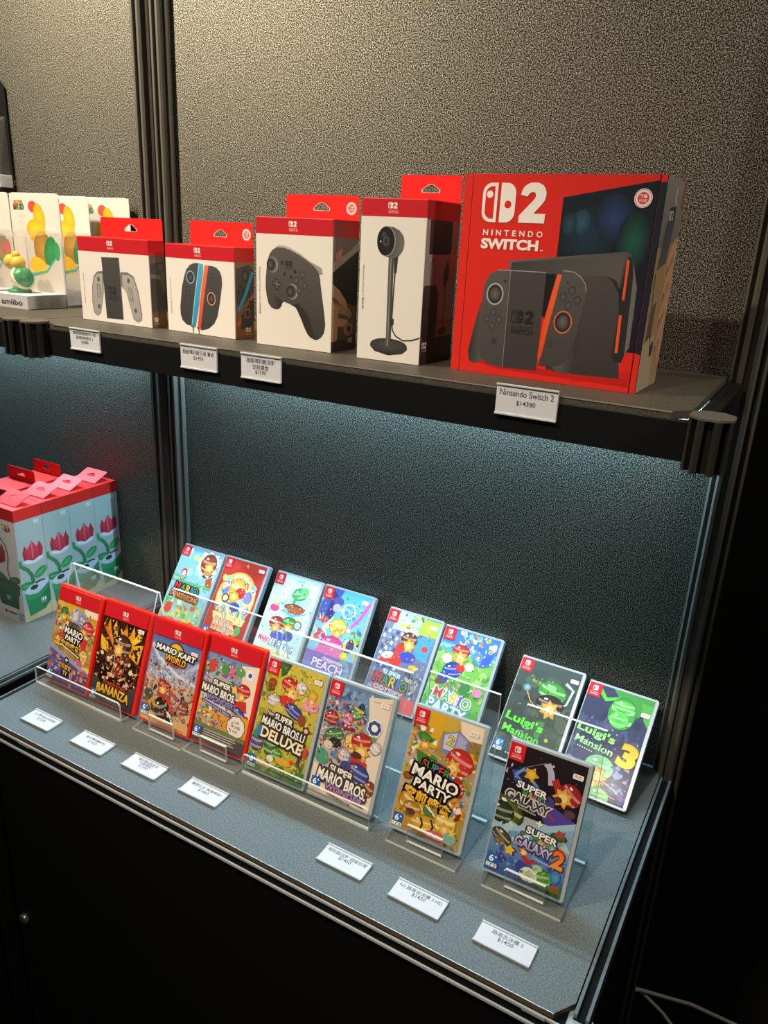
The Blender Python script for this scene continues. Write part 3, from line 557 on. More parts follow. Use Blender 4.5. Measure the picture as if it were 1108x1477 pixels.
def cover_blue_brown(a):
    a.rect(0, 0, W, 163, ('7fb8dc', '9accd8', 'v')); a.crowd(20, 2, 98, 60, 22, ['a8d4ea', '8ec4e4', 'c8e4f0'], 4, 9, 31); a.ell(76, 30, 19, 24, '9a4a30', rim='6e3020'); a.star(72, 26, 30, 'efe6da', 9, 0.72); a.ell(74, 26, 19, 21, '9c4c30', rim='7a3826'); a.ell(78, 34, 14, 14, 'd8a878', rim='b87c50'); a.ell(78, 44, 10, 5, 'c08a5e'); a.poly([(80, 56), (94, 48), (98, 70), (84, 72)], 'b0562f')
    a.rr(16, 46, 30, 70, 6, 'd83a34'); a.rr(19, 50, 27, 68, 4, 'ece8e4'); a.cloud(46, 22, 5, 'd8e06a'); a.star(36, 20, 5, 'e8d24a'); a.rect(0, 70, 98, 76, '5fae7a'); a.rect(0, 60, 34, 66, '6fb48a')
    a.poly([(0, 108), (98, 100), (98, 163), (0, 163)], ('7ac0c8', '98c86a', 'v')); a.crowd(2, 112, 96, 160, 60, ['e8c84a', '5fae5a', 'd8584a', '8ac8d8', 'f0e0a8', 'a87ac0'], 3, 8, 32); a.ell(16, 130, 9, 11, 'd8483c'); a.ring(42, 136, 10, 4, 'e8cc3a')
    a.fleck(2, 60, 96, 160, 110, ['f4f0d8','4a9a5a','d8504a','e8c84a','3f7ac0','7a4a34'], 69); a.badge(); a.part('title_lettering').text('MARIO', 44, 84, 62, 14, ['d83a34', '4a9a48', 'e8c43a', '3f7ac8', '4aa860'], '2c2a34', 2.2, 3); a.text('vs.', 40, 93, 10, 4, 'f4f0e8', '2c2a34', 1.0); a.text('DONKEY KONG', 44, 101, 72, 11, ('f0a45a', 'd8722e'), '5a2f1c', 2.2, 3, 0.03); a.part('cover_art')
def cover_red_paper(a):
    a.rect(0, 0, W, 163, ('c03a30', 'b0382c', 'v')); a.ell(50, 74, 45, 52, 'e0b04a', n=36); a.ell(50, 74, 42, 48, 'e8d8a0', n=36); a.crowd(12, 34, 88, 112, 80, ['5aa050', 'e8c23c', '6a8ad0', 'd85a44', 'f0e2b8', '8ac8d0', 'a87ac8', 'f4d468'], 3, 8, 33)
    a.star(54, 8, 5, 'd8903a'); a.ell(48, 56, 19, 21, 'e6d070', rim='c8a440'); a.ell(58, 62, 12, 11, 'd8342e'); a.ell(46, 72, 15, 9, 'e8bc92'); a.ring(28, 78, 9, 6, '6a5430'); a.ell(28, 78, 6, 6, 'e8dca8'); a.ell(56, 90, 12, 9, '3c54b0'); a.ell(78, 66, 10, 12, '8a8ad8'); a.ell(72, 90, 7, 5, 'f0ece4'); a.poly([(10, 108), (90, 108), (86, 122), (16, 122)], 'ead890')
    a.fleck(12, 30, 88, 120, 130, ['f8ecc0','4a8a44','d8503c','e8b83c','5a7ac8','8a5a2a'], 70); a.badge(); a.mark(82, 7); a.part('title_lettering').text('PAPER', 44, 122, 48, 11, ('e85a3a', 'f0b048'), 'f2e8d0', 1.4, 4, 0.03); a.text('MARIO RPG', 48, 136, 56, 12, ('e8603c', 'e8a040'), 'f2e8d0', 1.4, 4, 0.03); a.part('cover_art'); a.ell(80, 132, 7, 10, '4fae5a'); a.rating(2, 140)
def cover_sea(a):
    a.rect(0, 0, W, 163, ('bcdcee', 'd4ecf2', 'v')); a.crowd(20, 6, 96, 70, 30, ['d2eaf4', 'a4d0ea', 'e4f2f6', '8cc4e6'], 4, 10, 34); a.ell(62, 44, 24, 24, '7fc0e4', rim='bcdcee'); a.ell(62, 30, 16, 12, '52b86a', rot=-20, rim='3a9a58'); a.ell(70, 24, 9, 9, '6cc878'); a.line([(56, 36), (54, 52)], 5, '5a9a54'); a.ell(60, 58, 22, 8, '9a5436', rim='7a3c28'); a.poly([(40, 54), (84, 54), (74, 68), (50, 68)], 'a85e3a'); a.line([(36, 66), (60, 72), (88, 62)], 5, '5aaee0', 2)
    a.ell(18, 66, 10, 7, 'd24a94'); a.star(20, 58, 6, 'e8c23c', 5, 0.5); a.line([(36, 84), (26, 104), (40, 124)], 5, 'e8e4f2'); a.ell(34, 92, 17, 12, 'cc3a3a', rim='9a2a30'); a.ell(34, 102, 12, 9, 'e8bc98'); a.ell(60, 86, 16, 11, '4aa64c', rim='34823a'); a.ell(60, 96, 11, 9, 'e6ba94'); a.ring(78, 86, 9, 6.5, '8a6a34'); a.ell(78, 86, 6.5, None, 'a8d8ea'); a.ell(44, 116, 16, 10, '4a5cc0'); a.ell(66, 110, 10, 9, '3f54b0'); a.crowd(4, 126, 94, 150, 18, ['f0f4f4', 'd8ecf2', 'b8e0ec'], 3, 7, 35)
    a.fleck(4, 4, 96, 124, 90, ['f4fafc','6aa8d8','c8e4f0','8a5a44','4a9a5c'], 71); a.badge(); a.mark(80, 26); a.part('title_lettering').text('MARIO &', 24, 126, 36, 11, ('d85a9a', 'c8406a'), 'f2eaf0', 1.2, 4, 0.03); a.text('LUIGI RPG', 58, 130, 56, 13, ['3f7ad0', '3f9a58', '4a6ad0', '4fae5a'], 'f2f4f0', 1.4, 4); a.text('BROTHERSHIP', 52, 146, 72, 9, ('e8d23c', 'c8b830'), 'f4f2e0', 1.2, 4, 0.03); a.part('cover_art')
def cover_theatre(a):
    a.rect(0, 0, W, 163, ('58b4ea', '9ad0e6', 'v')); a.poly([(18, 0), (40, 0), (20, 60), (0, 60), (0, 30)], '4a58a8'); a.poly([(20, 4), (40, 20), (28, 60), (16, 50)], '3c3a78'); a.ell(34, 22, 11, 8, '57549c'); a.ell(34, 34, 8, 8, 'b8b0e0'); a.crowd(44, 12, 84, 58, 30, ['3f9ad8', 'c4e6f6', '2f84c8', 'e0f2fa', '6ac0ee'], 2, 5, 36); a.ring(60, 34, 14, 11, 'd4ecfa'); a.line([(96, 10), (86, 40), (70, 64)], 7, 'e060b4', 5)
    a.crowd(0, 54, 30, 108, 30, ['d83a4a', 'f0c8b0', 'e8a03c', 'f4ece0', 'c85a6a'], 3, 7, 37); a.crowd(66, 64, 98, 110, 34, ['8ac050', '5f9a44', 'e8c84a', '4a4a6a', 'f0e0c0'], 3, 7, 38); a.ell(48, 66, 17, 15, 'f4d85a', rim='e0b838'); a.ell(50, 78, 11, 9, 'f0c8a4'); a.ell(46, 100, 24, 16, 'e05aa6', rim='c84090'); a.poly([(22, 104), (72, 100), (84, 120), (12, 122)], 'e874b4'); a.flower(76, 112, 8, 'f0d838', 'f8ec90', 6); a.ell(82, 92, 8, 12, '54486a')
    a.poly([(0, 118), (98, 118), (98, 163), (0, 163)], ('8a6ab8', '6a86c8', 'v')); a.ell(80, 138, 16, 20, '4f7ac0', rim='7fb0a0')
    a.fleck(2, 10, 96, 118, 130, ['f8f0e8','3a8ac8','e88ac0','f0d85a','5a4a8a','7ab04a'], 72); a.badge(); a.part('title_lettering').text('PRINCESS', 58, 128, 40, 5.5, 'd86ab0', 'f0e4f2', 1.0, 4); a.text('PEACH', 50, 138, 64, 16, ('f4eef8', 'd8c8ee'), '7a5ab0', 1.6, 4, 0.03); a.text('SHOWTIME!', 48, 153, 56, 7, ('e8d880', 'd0b850'), '6a5a8a', 1.0, 4); a.part('cover_art'); a.mark(80, 8)
def cover_city(a):
    a.rect(0, 0, W, 163, ('7a86a8', '5a6488', 'v')); a.poly([(20, 0), (70, 0), (60, 30), (14, 34)], 'b8d8d0'); a.crowd(18, 2, 66, 34, 24, ['5a8a5a', '8ab88a', 'd8ecdc', 'c0d890', 'e8c84a', '9ad0c8'], 3, 7, 39); a.poly([(66, 2), (98, 2), (98, 30), (62, 30)], 'a8c84a'); a.star(80, 16, 8, 'e8d23c'); a.poly([(20, 32), (66, 28), (60, 34)], 'e8ecf0')
    for i in range(7):
        for j in range(5): a.poly([(2 + j * 8 + i, 34 + i * 10), (7 + j * 8 + i, 36 + i * 10), (6 + j * 8 + i, 42 + i * 10), (1 + j * 8 + i, 40 + i * 10)], ['44507c', 'c8d4e4', '8a98b8'][(i + j) % 3], 0.05)
    a.n += 1; a.poly([(60, 34), (96, 32), (92, 74), (70, 70)], '4f9ad8'); a.ell(84, 52, 6, 5, 'd8423a'); a.ell(52, 44, 15, 13, '7a4a30', rim='5a3222'); a.ell(54, 54, 13, 11, 'e2b088', rim='c08660'); a.ell(58, 74, 16, 9, '3a4cb4', rot=-8); a.ell(40, 62, 8, 9, 'c83a34'); a.poly([(8, 92), (20, 74), (40, 70), (52, 84), (46, 94), (28, 90)], 'd83a34'); a.ell(22, 79, 11, 6, 'f0e4e2', rot=-20); a.ell(74, 88, 8, 5, 'e0b040'); a.line([(48, 96), (70, 92), (84, 86)], 3, 'e8c45a')
    a.crowd(50, 90, 98, 150, 60, ['4a5478', '8a8a98', 'a89a88', '6a6a7c', '3a4060', 'c8b8a0'], 2, 6, 40); a.crowd(0, 96, 30, 150, 20, ['5a7ac8', '8a98c0', '46528a', 'c85a6a'], 3, 8, 41); a.poly([(60, 138), (98, 140), (98, 163), (54, 163)], 'd8585a')
    a.fleck(4, 4, 96, 150, 150, ['d8dce4','2f3a5a','8a94b0','e8c85a','c8584a','a89a88'], 73); a.badge(); a.mark(82, 10); a.part('title_lettering').text('SUPER', 42, 108, 36, 9, 'e4f0f6', '5a86b0', 1.4, 4, 0.03); a.text('MARIO', 44, 121, 66, 17, ['d8423c', '48a04c', 'e8c43c', '3f6ad0', '5aa04c'], '3a3f58', 1.6, 4); a.text('ODYSSEY', 44, 136, 56, 8, '9accea', 'd84a4a', 2.0, 4, 0.03); a.part('cover_art')
def cover_board(a):
    a.rect(0, 0, W, 163, ('5a9ad0', '6ab84a', 'v')); a.rect(0, 40, W, 163, ('7cbc5a', '58a83c', 'v')); a.rect(0, 0, W, 26, '4a7ac8'); a.crowd(30, 2, 96, 26, 36, ['e8c84a', 'e4e8e0', '6ab85a', 'd87a4a', 'f0e4c0', '8ac0e8'], 2, 5.5, 42); a.line([(0, 32), (40, 28), (98, 36)], 4, '8ad0e0')
    a.crowd(0, 40, 98, 110, 50, ['6cb44c', '8cc860', '4f9a3c', 'a0d070'], 3, 9, 43); a.crowd(10, 80, 96, 120, 60, ['f0d84a', 'e8eef0', '5f8ad8', 'd85a4a', '3f8a3c', 'e88ab0'], 1.5, 4, 44)
    a.poly([(62, 22), (80, 16), (94, 24), (92, 46), (76, 52), (60, 42)], '3f74d0'); a.poly([(62, 24), (76, 30), (75, 50), (61, 42)], '5a90e4'); a.poly([(78, 30), (93, 26), (91, 44), (77, 50)], '3566c0'); a.text('10', 84, 23, 12, 6, 'f0d84a', rot=-5); a.text('4', 69, 38, 6, 10, 'f0d84a')
    a.ell(38, 34, 15, 10, 'd83a34', rim='b02a2a'); a.ell(40, 46, 14, 10, 'e4b088', rim='c08860'); a.ell(18, 52, 9, 8, 'eeeae6'); a.ell(60, 56, 8, 7, 'eeeae6'); a.ell(34, 68, 17, 13, '3548b0', rot=-15, rim='28389a'); a.ell(46, 62, 8, 6, 'cc3a34'); a.ell(22, 84, 9, 12, '3a4aa8', rot=25); a.ell(16, 92, 6, 5, '7a4a2e'); a.ell(64, 92, 9, 12, '3f8a4a'); a.ell(86, 92, 8, 7, 'e88ac0')
    a.poly([(0, 122), (98, 126), (98, 163), (0, 163)], '52a040'); a.fleck(2, 28, 96, 122, 150, ['f4f4d8','3a8a34','e8d84a','d8504a','4a7ad0','a0d878'], 74); a.badge(); a.mark(82, 12); a.part('title_lettering').text('MARIO', 48, 112, 68, 17, ['d8423c', '48b04c', 'e8c43c', '7a5ad0', '4fae5a'], 'f0f0ea', 1.4, 6); a.text('PARTY', 44, 132, 70, 18, ('f4f8f8', 'c8e8f0'), '5a98c8', 1.8, 6, 0.03); a.part('cover_art'); a.rating(2, 143)
def cover_night_green(a):
    a.rect(0, 0, W, 163, ('44524e', '2f3c38', 'v')); a.crowd(0, 20, 98, 160, 50, ['3f4e4a', '4c5c54', '36443e', '52604e', '2c3834'], 5, 14, 45); a.ell(22, 46, 7, None, '9ac8d4', rim='3f5a5a'); a.line([(24, 52), (34, 66), (44, 72)], 2, 'e0a05a', 1); a.star(40, 34, 5, '9a9a3c'); a.ell(30, 32, 4, 3, '7fa04a'); a.line([(78, 22), (92, 30), (88, 54), (82, 60)], 5, 'c8d8d4', 2)
    a.ell(62, 42, 23, 16, '54b046', rot=8, rim='3a8a34'); a.ell(60, 36, 6.5, 5, '8ad07a'); a.ell(64, 62, 22, 15, '3a2c28', rim='2a201e'); a.ell(66, 70, 16, 15, 'd8a884', rim='a87a5c'); a.ell(70, 74, 6, 5, 'eac0a0'); a.poly([(40, 92), (70, 86), (94, 100), (90, 150), (46, 140)], '3c4e40'); a.poly([(54, 92), (66, 90), (64, 120), (56, 116)], '4a8a46'); a.ell(76, 116, 3, None, 'd8b43c'); a.poly([(60, 140), (78, 128), (92, 138), (86, 150), (64, 150)], 'e0e6e8'); a.ell(34, 122, 11, 9, 'b07ac8', rim='8a5aa4'); a.ell(36, 138, 6, 6, 'd8d4e0')
    a.fleck(4, 24, 96, 158, 60, ['5f7068','2a3632','7a8a74','8ac07a'], 75); a.badge(); a.mark(83, 12); a.part('title_lettering').text("Luigi's", 36, 101, 62, 17, ('7cf050', '54d83a'), '2c5a30', 1.4, 6, 0.03); a.text('Mansion', 36, 119, 60, 12, ('86f05a', '5ae040'), '2c5a30', 1.2, 6, 0.02); a.text('2 HD', 44, 132, 18, 6, 'e8dcf4', '6a4a84', 1.0, 6); a.part('cover_art'); a.rating(2, 136, '2f7cc8')
    for i in range(7): a.ell(24 + i * 4.2, 153 + i * 0.3, 1.2, None, 'd8e0e0', n=8, step=0.1)
def cover_night_blue(a):
    a.rect(0, 0, W, 163, ('3a4260', '343a58', 'v')); a.crowd(0, 20, 98, 160, 50, ['3f4868', '4a5478', '353c5a', '5a5a7a', '2f3654'], 5, 14, 46); a.line([(10, 0), (30, 20), (60, 8), (98, 34)], 8, '62c84a', 3); a.poly([(36, 0), (98, 0), (98, 30), (86, 26), (80, 34), (72, 20), (56, 16), (46, 10)], '4a9a48'); a.poly([(80, 8), (98, 10), (98, 44), (90, 34)], '58b048')
    a.ell(58, 34, 20, 25, '62cc54', rim='3f9a3e'); a.ell(58, 22, 17, 9, '7ada66', rim='55b84a'); a.ell(56, 44, 14, 13, '4fb848', rim='6ad45a')
    a.crowd(4, 110, 96, 158, 26, ['4a5a94', '6a5a9a', 'a88ac0', '3f4a80', '7a94c8'], 3, 8, 47); a.ell(50, 120, 21, 17, '5aa468', rim='8ad094'); a.ell(50, 134, 16, 13, '9ab8b8', rim='6a8a94'); a.ell(48, 146, 9, 6, 'c8a090'); a.ell(60, 160, 16, 12, '4f9a50', rim='7ac07a'); a.line([(62, 138), (80, 144), (86, 148)], 1.4, 'f0c88a'); a.line([(60, 152), (74, 154), (84, 156)], 1.0, 'e8b070')  # the two thin orange lines paint in lamp reflections on the sleeve
    a.fleck(4, 50, 96, 158, 80, ['5a6490','2a304c','8a7ab0','7ac8a0','c8b0a0'], 76); a.badge(); a.mark(84, 22); a.part('title_lettering').text("Luigi's", 32, 75, 58, 16, ('8af05a', 'c0f0b0'), '2f5a3a', 1.4, 6, 0.03); a.text('Mansion', 34, 92, 58, 11, ('e4f4e0', '9ae08a'), '3a5a48', 1.2, 6, 0.02); a.text('3', 84, 92, 26, 36, ('f0b43a', 'ecdc4a'), '8a5a2a', 1.0, 8, 0.06)
    for i in range(7): a.ell(12 + i * 3.6, 100 + i * 0.4, 1.1, None, 'e0e4ea', n=8, step=0.1)
    a.part('cover_art')

# ------------------------------------------------------------------ product pictures on the cartons
def pad_left(a, x, y, k, body='4c4b49', ringc='8fa6ac'):
    """upright controller half with stick on top, buttons below; x, y top left, k scale (1 = 30 x 100 mm)"""
    a.poly(rrect(x, y, x + 32 * k, y + 108 * k, (22 * k, 2, 2, 22 * k)), (body, '3c3b3a', 'v'))
    a.ell(x + 15 * k, y + 27 * k, 9 * k, None, ringc); a.ell(x + 15 * k, y + 27 * k, 7.4 * k, None, '2f2e2d'); a.ell(x + 15 * k, y + 27 * k, 5.5 * k, None, '5a5957', rim='3a3938')
    for dx, dy in ((0, -8), (-8, 0), (8, 0), (0, 8)): a.ell(x + (15 + dx) * k, y + (56 + dy) * k, 3.6 * k, None, '5e5d5b', rim='333231', n=14, step=0.2)
    a.rect(x + 18 * k, y + 10 * k, x + 23 * k, y + 11.4 * k, '2a2928'); a.rr(x + 14 * k, y + 74 * k, x + 20 * k, y + 80 * k, 0.8 * k, '3a3938')
def console_front(a):
    a.rect(0, 0, 223, 220, 'd8281e')
    a.rect(10.2, 0, 11.0, 220, '5a100e'); a.rect(215.7, 0, 216.9, 220, '120c0c')
    a.poly([(117.8, 22.9), (215.7, 5.4), (215.7, 177), (117.6, 177)], ('16222a', '1c1a28', 'v')); a.poly([(217.05, 7.3), (223, 7), (223, 178.5), (217.05, 176.6)], ('1a2830', '241c30', 'v'))
    a.ell(150, 60, 30, 30, '1f3648', rim='18242c'); a.ell(141, 47, 10, 13, '34586c', rim='203848'); a.ell(128, 50, 8, 12, '2c4a5c', rim='1c303c'); a.ell(175, 42, 20, 24, '2f3f70', rim='1c2838'); a.ell(198, 64, 17, 30, '1f5a4c', rim='18262e'); a.ell(204, 140, 9, 22, '2c2c66', rim='1c2030')
    a.poly([(150, 212), (215.7, 196), (215.7, 206), (150, 216)], 'c81f18'); a.poly([(24, 205), (60, 212), (216, 214), (216, 206), (60, 206)], 'b81c16')
    # docked tablet
    a.poly([(63.6, 90.2), (193.5, 74.5), (198.5, 77), (197.5, 112), (63.6, 120)], ('6a6866', '2a2928', 'd')); a.poly([(66, 92), (192, 77.5), (190.5, 113), (66, 118)], ('3f3d3c', '5a5856', 'h')); a.poly([(100, 103), (120, 101), (112, 150), (100, 140)], '1c1b1b')
    a.poly([(120, 106), (152, 101.5), (174, 99.8), (186, 104), (191, 114), (197.8, 166), (204, 206), (157, 207.5), (120, 206)], ('4b4947', '363433', 'v')); a.poly([(176, 100), (187, 104.5), (192, 115), (196, 150), (191, 118), (184, 107)], '2a2928')
    a.poly([(195.8, 79.5), (200.5, 81), (203.5, 100), (206, 180), (204, 188.5), (196, 189), (192.7, 182), (193.8, 148), (193, 101)], '2b2a2a'); a.poly([(200.5, 81), (203.5, 100), (206, 180), (210, 172), (209, 110)], '6a6866')
    a.poly([(194.5, 82), (197.4, 83.2), (197.8, 123.6), (195.2, 123)], 'e8552e'); a.poly([(194.4, 138.5), (197.5, 139), (198.6, 178.6), (195.4, 179)], 'e8552e')
    # grip with left and right halves
    a.poly([(33, 136), (25.4, 171), (21, 196), (23, 206), (29, 209.5), (41, 205), (36, 190)], ('2c2b2a', '5a5856', 'h')); a.poly([(148, 160), (154.5, 172), (149.5, 203), (143, 208.5), (136, 208), (126, 202), (141, 195)], ('5c5a58', '333231', 'h'))
    a.poly([(66, 100.4), (50, 101.4), (41, 106), (36, 116), (34.3, 127), (34.2, 189), (38.4, 202), (48, 208.3), (66.8, 210)], ('565452', '444241', 'v'))
    a.poly([(65.5, 100.5), (108.3, 100.5), (108.9, 209), (66.6, 210)], ('464443', '3a3837', 'v')); a.line([(66, 100.6), (66.4, 155), (66.9, 209.8)], 0.6, '8a8886'); a.line([(50, 101.2), (80, 100.6), (108, 100.5)], 0.9, '9a9896')
    a.ell(49.3, 127.8, 10.6, 12.4, 'a3a7aa'); a.ell(49.3, 127.8, 8.9, 10.6, '302f2e'); a.ell(49.3, 127.8, 6.4, 7.6, '666462', rim='444241')
    for x, y in ((49.4, 148.3), (41.5, 156), (57.4, 156), (49.5, 163.8)): a.ell(x, y, 4.2, 4.8, '605e5c', rim='363534', n=16, step=0.3)
    a.rect(58, 112, 63, 113.4, '2a2928'); a.rr(50, 178, 56.5, 185, 0.6, '3a3938')
    a.poly([(121.4, 101.4), (127.4, 101.8), (119.3, 147), (113, 192), (110.2, 201), (108.6, 191), (111, 155)], ('f0622e', 'd8481f', 'v'))
    a.poly([(126.9, 97.2), (131, 96.2), (140, 98), (148, 103), (153.5, 109.5), (155.9, 118), (155.6, 130), (150, 171), (146, 183), (141, 193), (135, 199), (128, 202.3), (110.7, 202.4), (113, 192), (119.5, 147)], ('555351', '403e3d', 'v')); a.line([(126.9, 97.3), (140, 98.2), (148, 103), (153.5, 109.5), (155.9, 118)], 0.8, 'a09e9c')
    for x, y in ((139.9, 117.7), (130.5, 124.8), (146.9, 127.5), (137.4, 133.6)): a.ell(x, y, 4.4, 5, '5e5c5a', rim='383736', n=16, step=0.3)
    a.ell(133.6, 152, 10.6, 12.4, 'e2683c'); a.ell(133.6, 152, 9.2, 11, '302f2e'); a.ell(133.6, 152, 6.4, 7.6, '686664', rim='444241'); a.ell(122, 177, 3.4, 3.8, '3a3938'); a.text('C', 122, 177, 2.2, 3, '6a6866')
    a.line([(133, 108), (135.4, 111)], 1.0, '2a2928'); a.logo(72, 143, 15, '232222', '403e3d', True); a.text('NINTENDO', 86.5, 162, 27, 2.6, '2a2928', bold=0.0); a.text('SWITCH', 86.5, 167.2, 27, 5.6, '262525', bold=0.03)
    a.part('title_lettering').logo(24, 9.3, 41, 'f2e9e4', 'd8281e', False); a.numeral(69, 8.7, 31.5, 41.2, 'f2e9e4')
    x = 28
    for c, wd in zip('NINTENDO', (6.2, 1.6, 6.2, 5.4, 4.6, 6.2, 6.0, 6.8)): a.text(c, x + wd / 2, 61.3, wd, 6.2, 'f2e9e4', bold=0.02, step=0.05); x += wd + 4.0
    a.n += 1; a.text('SWITCH', 61, 73.2, 69, 11.4, 'f2e9e4', bold=0.045); a.text('TM', 99.5, 78, 3.2, 1.6, 'f2e9e4')
    a.part('round_sticker'); a.sticker(202, 22.5, 9.2)
def sticker(a, cx, cy, r):
    a.ell(cx, cy, r, None, 'f0e4e0', n=30); a.ring(cx, cy, r * 0.93, r * 0.86, 'dd5a56'); a.ell(cx, cy, r * 0.64, None, 'd24a48', n=26)
    a.text('繁體', cx, cy - r * 0.2, r * 0.82, r * 0.4, 'f4e6e2', bold=0.02); a.text('中文版', cx, cy + r * 0.24, r * 0.86, r * 0.32, 'f4e6e2', bold=0.02)
Art.sticker = sticker
SKIN = 'b08468'
def console_side(a):
    a.rect(0, 0, 94, 220, ('6a6660', '8a7456', 'v')); a.rect(0, 0, 94, 70, ('77736c', '5e5c5a', 'v')); a.poly([(0, 70), (94, 62), (94, 220), (0, 220)], ('8c7048', '9a8464', 'v')); a.poly([(0, 168), (50, 160), (60, 220), (0, 220)], 'a3927a')
    a.poly([(28, 30), (58, 26), (60, 44), (28, 46)], '2c3038'); a.poly([(24, 44), (62, 40), (50, 84), (12, 92)], ('3a3d44', '4a4c50', 'v')); a.text('2', 46, 36, 8, 9, 'a8a8a8'); a.rect(30, 32, 40, 42, '8e8e90'); a.line([(52, 8), (48, 18), (54, 26)], 3, 'c0b8ac')
    a.poly([(84, 0), (94, 0), (94, 30), (78, 26)], '7a4a34')
    for y in (84, 112, 140, 170): a.line([(84, y - 20), (72, y - 12), (60, y + 4), (54, y + 16)], 17, SKIN, 9); a.line([(64, y + 4), (58, y + 14)], 5, '4a352a', 2); a.line([(86, y - 8), (72, y + 2)], 1.6, '7a563f')
    a.poly([(84, 60), (94, 54), (94, 200), (76, 190), (80, 120)], SKIN); a.line([(8, 96), (16, 130), (38, 176)], 3, '34353a'); a.line([(0, 120), (10, 110), (4, 150)], 4, '8a8c94', 1); a.ell(44, 176, 6, 9, '33302e', rot=20); a.poly([(14, 130), (34, 124), (32, 160), (10, 166)], '5a4c44')
def small_logo(a, x, y, bgc): a.part('logo_badge').logo(x, y, 7, 'f2e6e2', bgc, True); a.text('NINTENDO', x + 7.5, y + 9.2, 13, 1.2, 'e8b8b6', bold=0.0); a.text('SWITCH', x + 7.5, y + 11.4, 13.5, 2, 'ecc8c6', bold=0.01); return a.part('cover_art')
PAPER = 'e0dbd2'
def grip_front(a):
    a.rect(0, 0, 158, 127, PAPER); a.rect(0, 0, 158, 21, 'bf1d28'); small_logo(a, 68, 3.6, 'bf1d28')
    for pts in ([(56, 49), (42, 50.5), (33, 58), (27.6, 74), (25.2, 99), (27.8, 115), (35.7, 119.7), (44.5, 114), (51, 92), (54, 80)], [(95, 48.5), (111, 47.8), (124, 53.3), (132.3, 74.6), (138.1, 108), (136.8, 117.6), (127.7, 122), (118.2, 118), (105.3, 76.6), (94, 69)]):
        a.poly(pts, ('6d6b68', '8d8a86', 'v')); cx = sum(p[0] for p in pts) / len(pts); cy = sum(p[1] for p in pts) / len(pts); a.poly([(cx + (x - cx) * 0.85, cy + (y - cy) * 0.9) for x, y in pts], ('a5a29d', '9a9792', 'v'))
    for x, y in ((44, 62), (41, 104), (112, 60), (124, 104)): a.ell(x, y, 3, 3.6, '5a5856')
    a.rr(39, 70, 46, 90, 1, '6a6866'); a.rr(40.5, 71, 44.5, 89, 1, 'a09d98'); a.poly([(110, 70), (117, 70), (121, 90), (114, 90)], '6a6866'); a.poly([(111.5, 71), (115.5, 71), (119, 89), (115, 89)], 'a09d98')
    a.poly([(54, 28.4), (93.3, 27.1), (95.4, 120), (57.4, 121)], ('4a4846', '3c3a39', 'v')); a.line([(93.2, 27.2), (95.3, 120)], 1.0, '6a6866'); a.part('title_lettering').logo(61, 70.5, 12.5, '2a2928', '454341', True); a.text('NINTENDO', 74, 86, 24, 1.8, '2e2d2c'); a.text('SWITCH', 74, 90, 24, 4, '2e2d2c', bold=0.02); a.part('cover_art')
    a.part('small_print').text('Joy-Con 2 Charging Grip', 9, 78, 46, 2.6, '6a6864', rot=90, bold=0.0)
def dark_side(a, w, h, band):
    a.rect(0, 0, w, h, ('5a554e', '6e5540', 'v')); a.rect(0, 0, w, band, 'c41f22'); a.poly([(0, band + 12), (w * 0.9, band + 8), (w, h * 0.4), (w, h * 0.8), (0, h * 0.82)], ('3c3a38', '4a4846', 'v')); a.poly([(0, band + 26), (w, band + 30), (w, band + 36), (0, band + 32)], '6a6866'); a.ell(w * 0.72, band + 16, w * 0.16, 5, '5a5856'); a.poly([(w * 0.6, h * 0.36), (w, h * 0.34), (w, h * 0.62), (w * 0.78, h * 0.6)], '55534f'); a.rect(0, h * 0.84, w, h, '7d5636')
    a.part('logo_badge').logo(5, h - 15, 6.4, 'efe6da', '7d5636', True); a.text('SWITCH', 12, h - 5.6, 12, 2, 'e0c8b0', bold=0.01); a.part('cover_art')
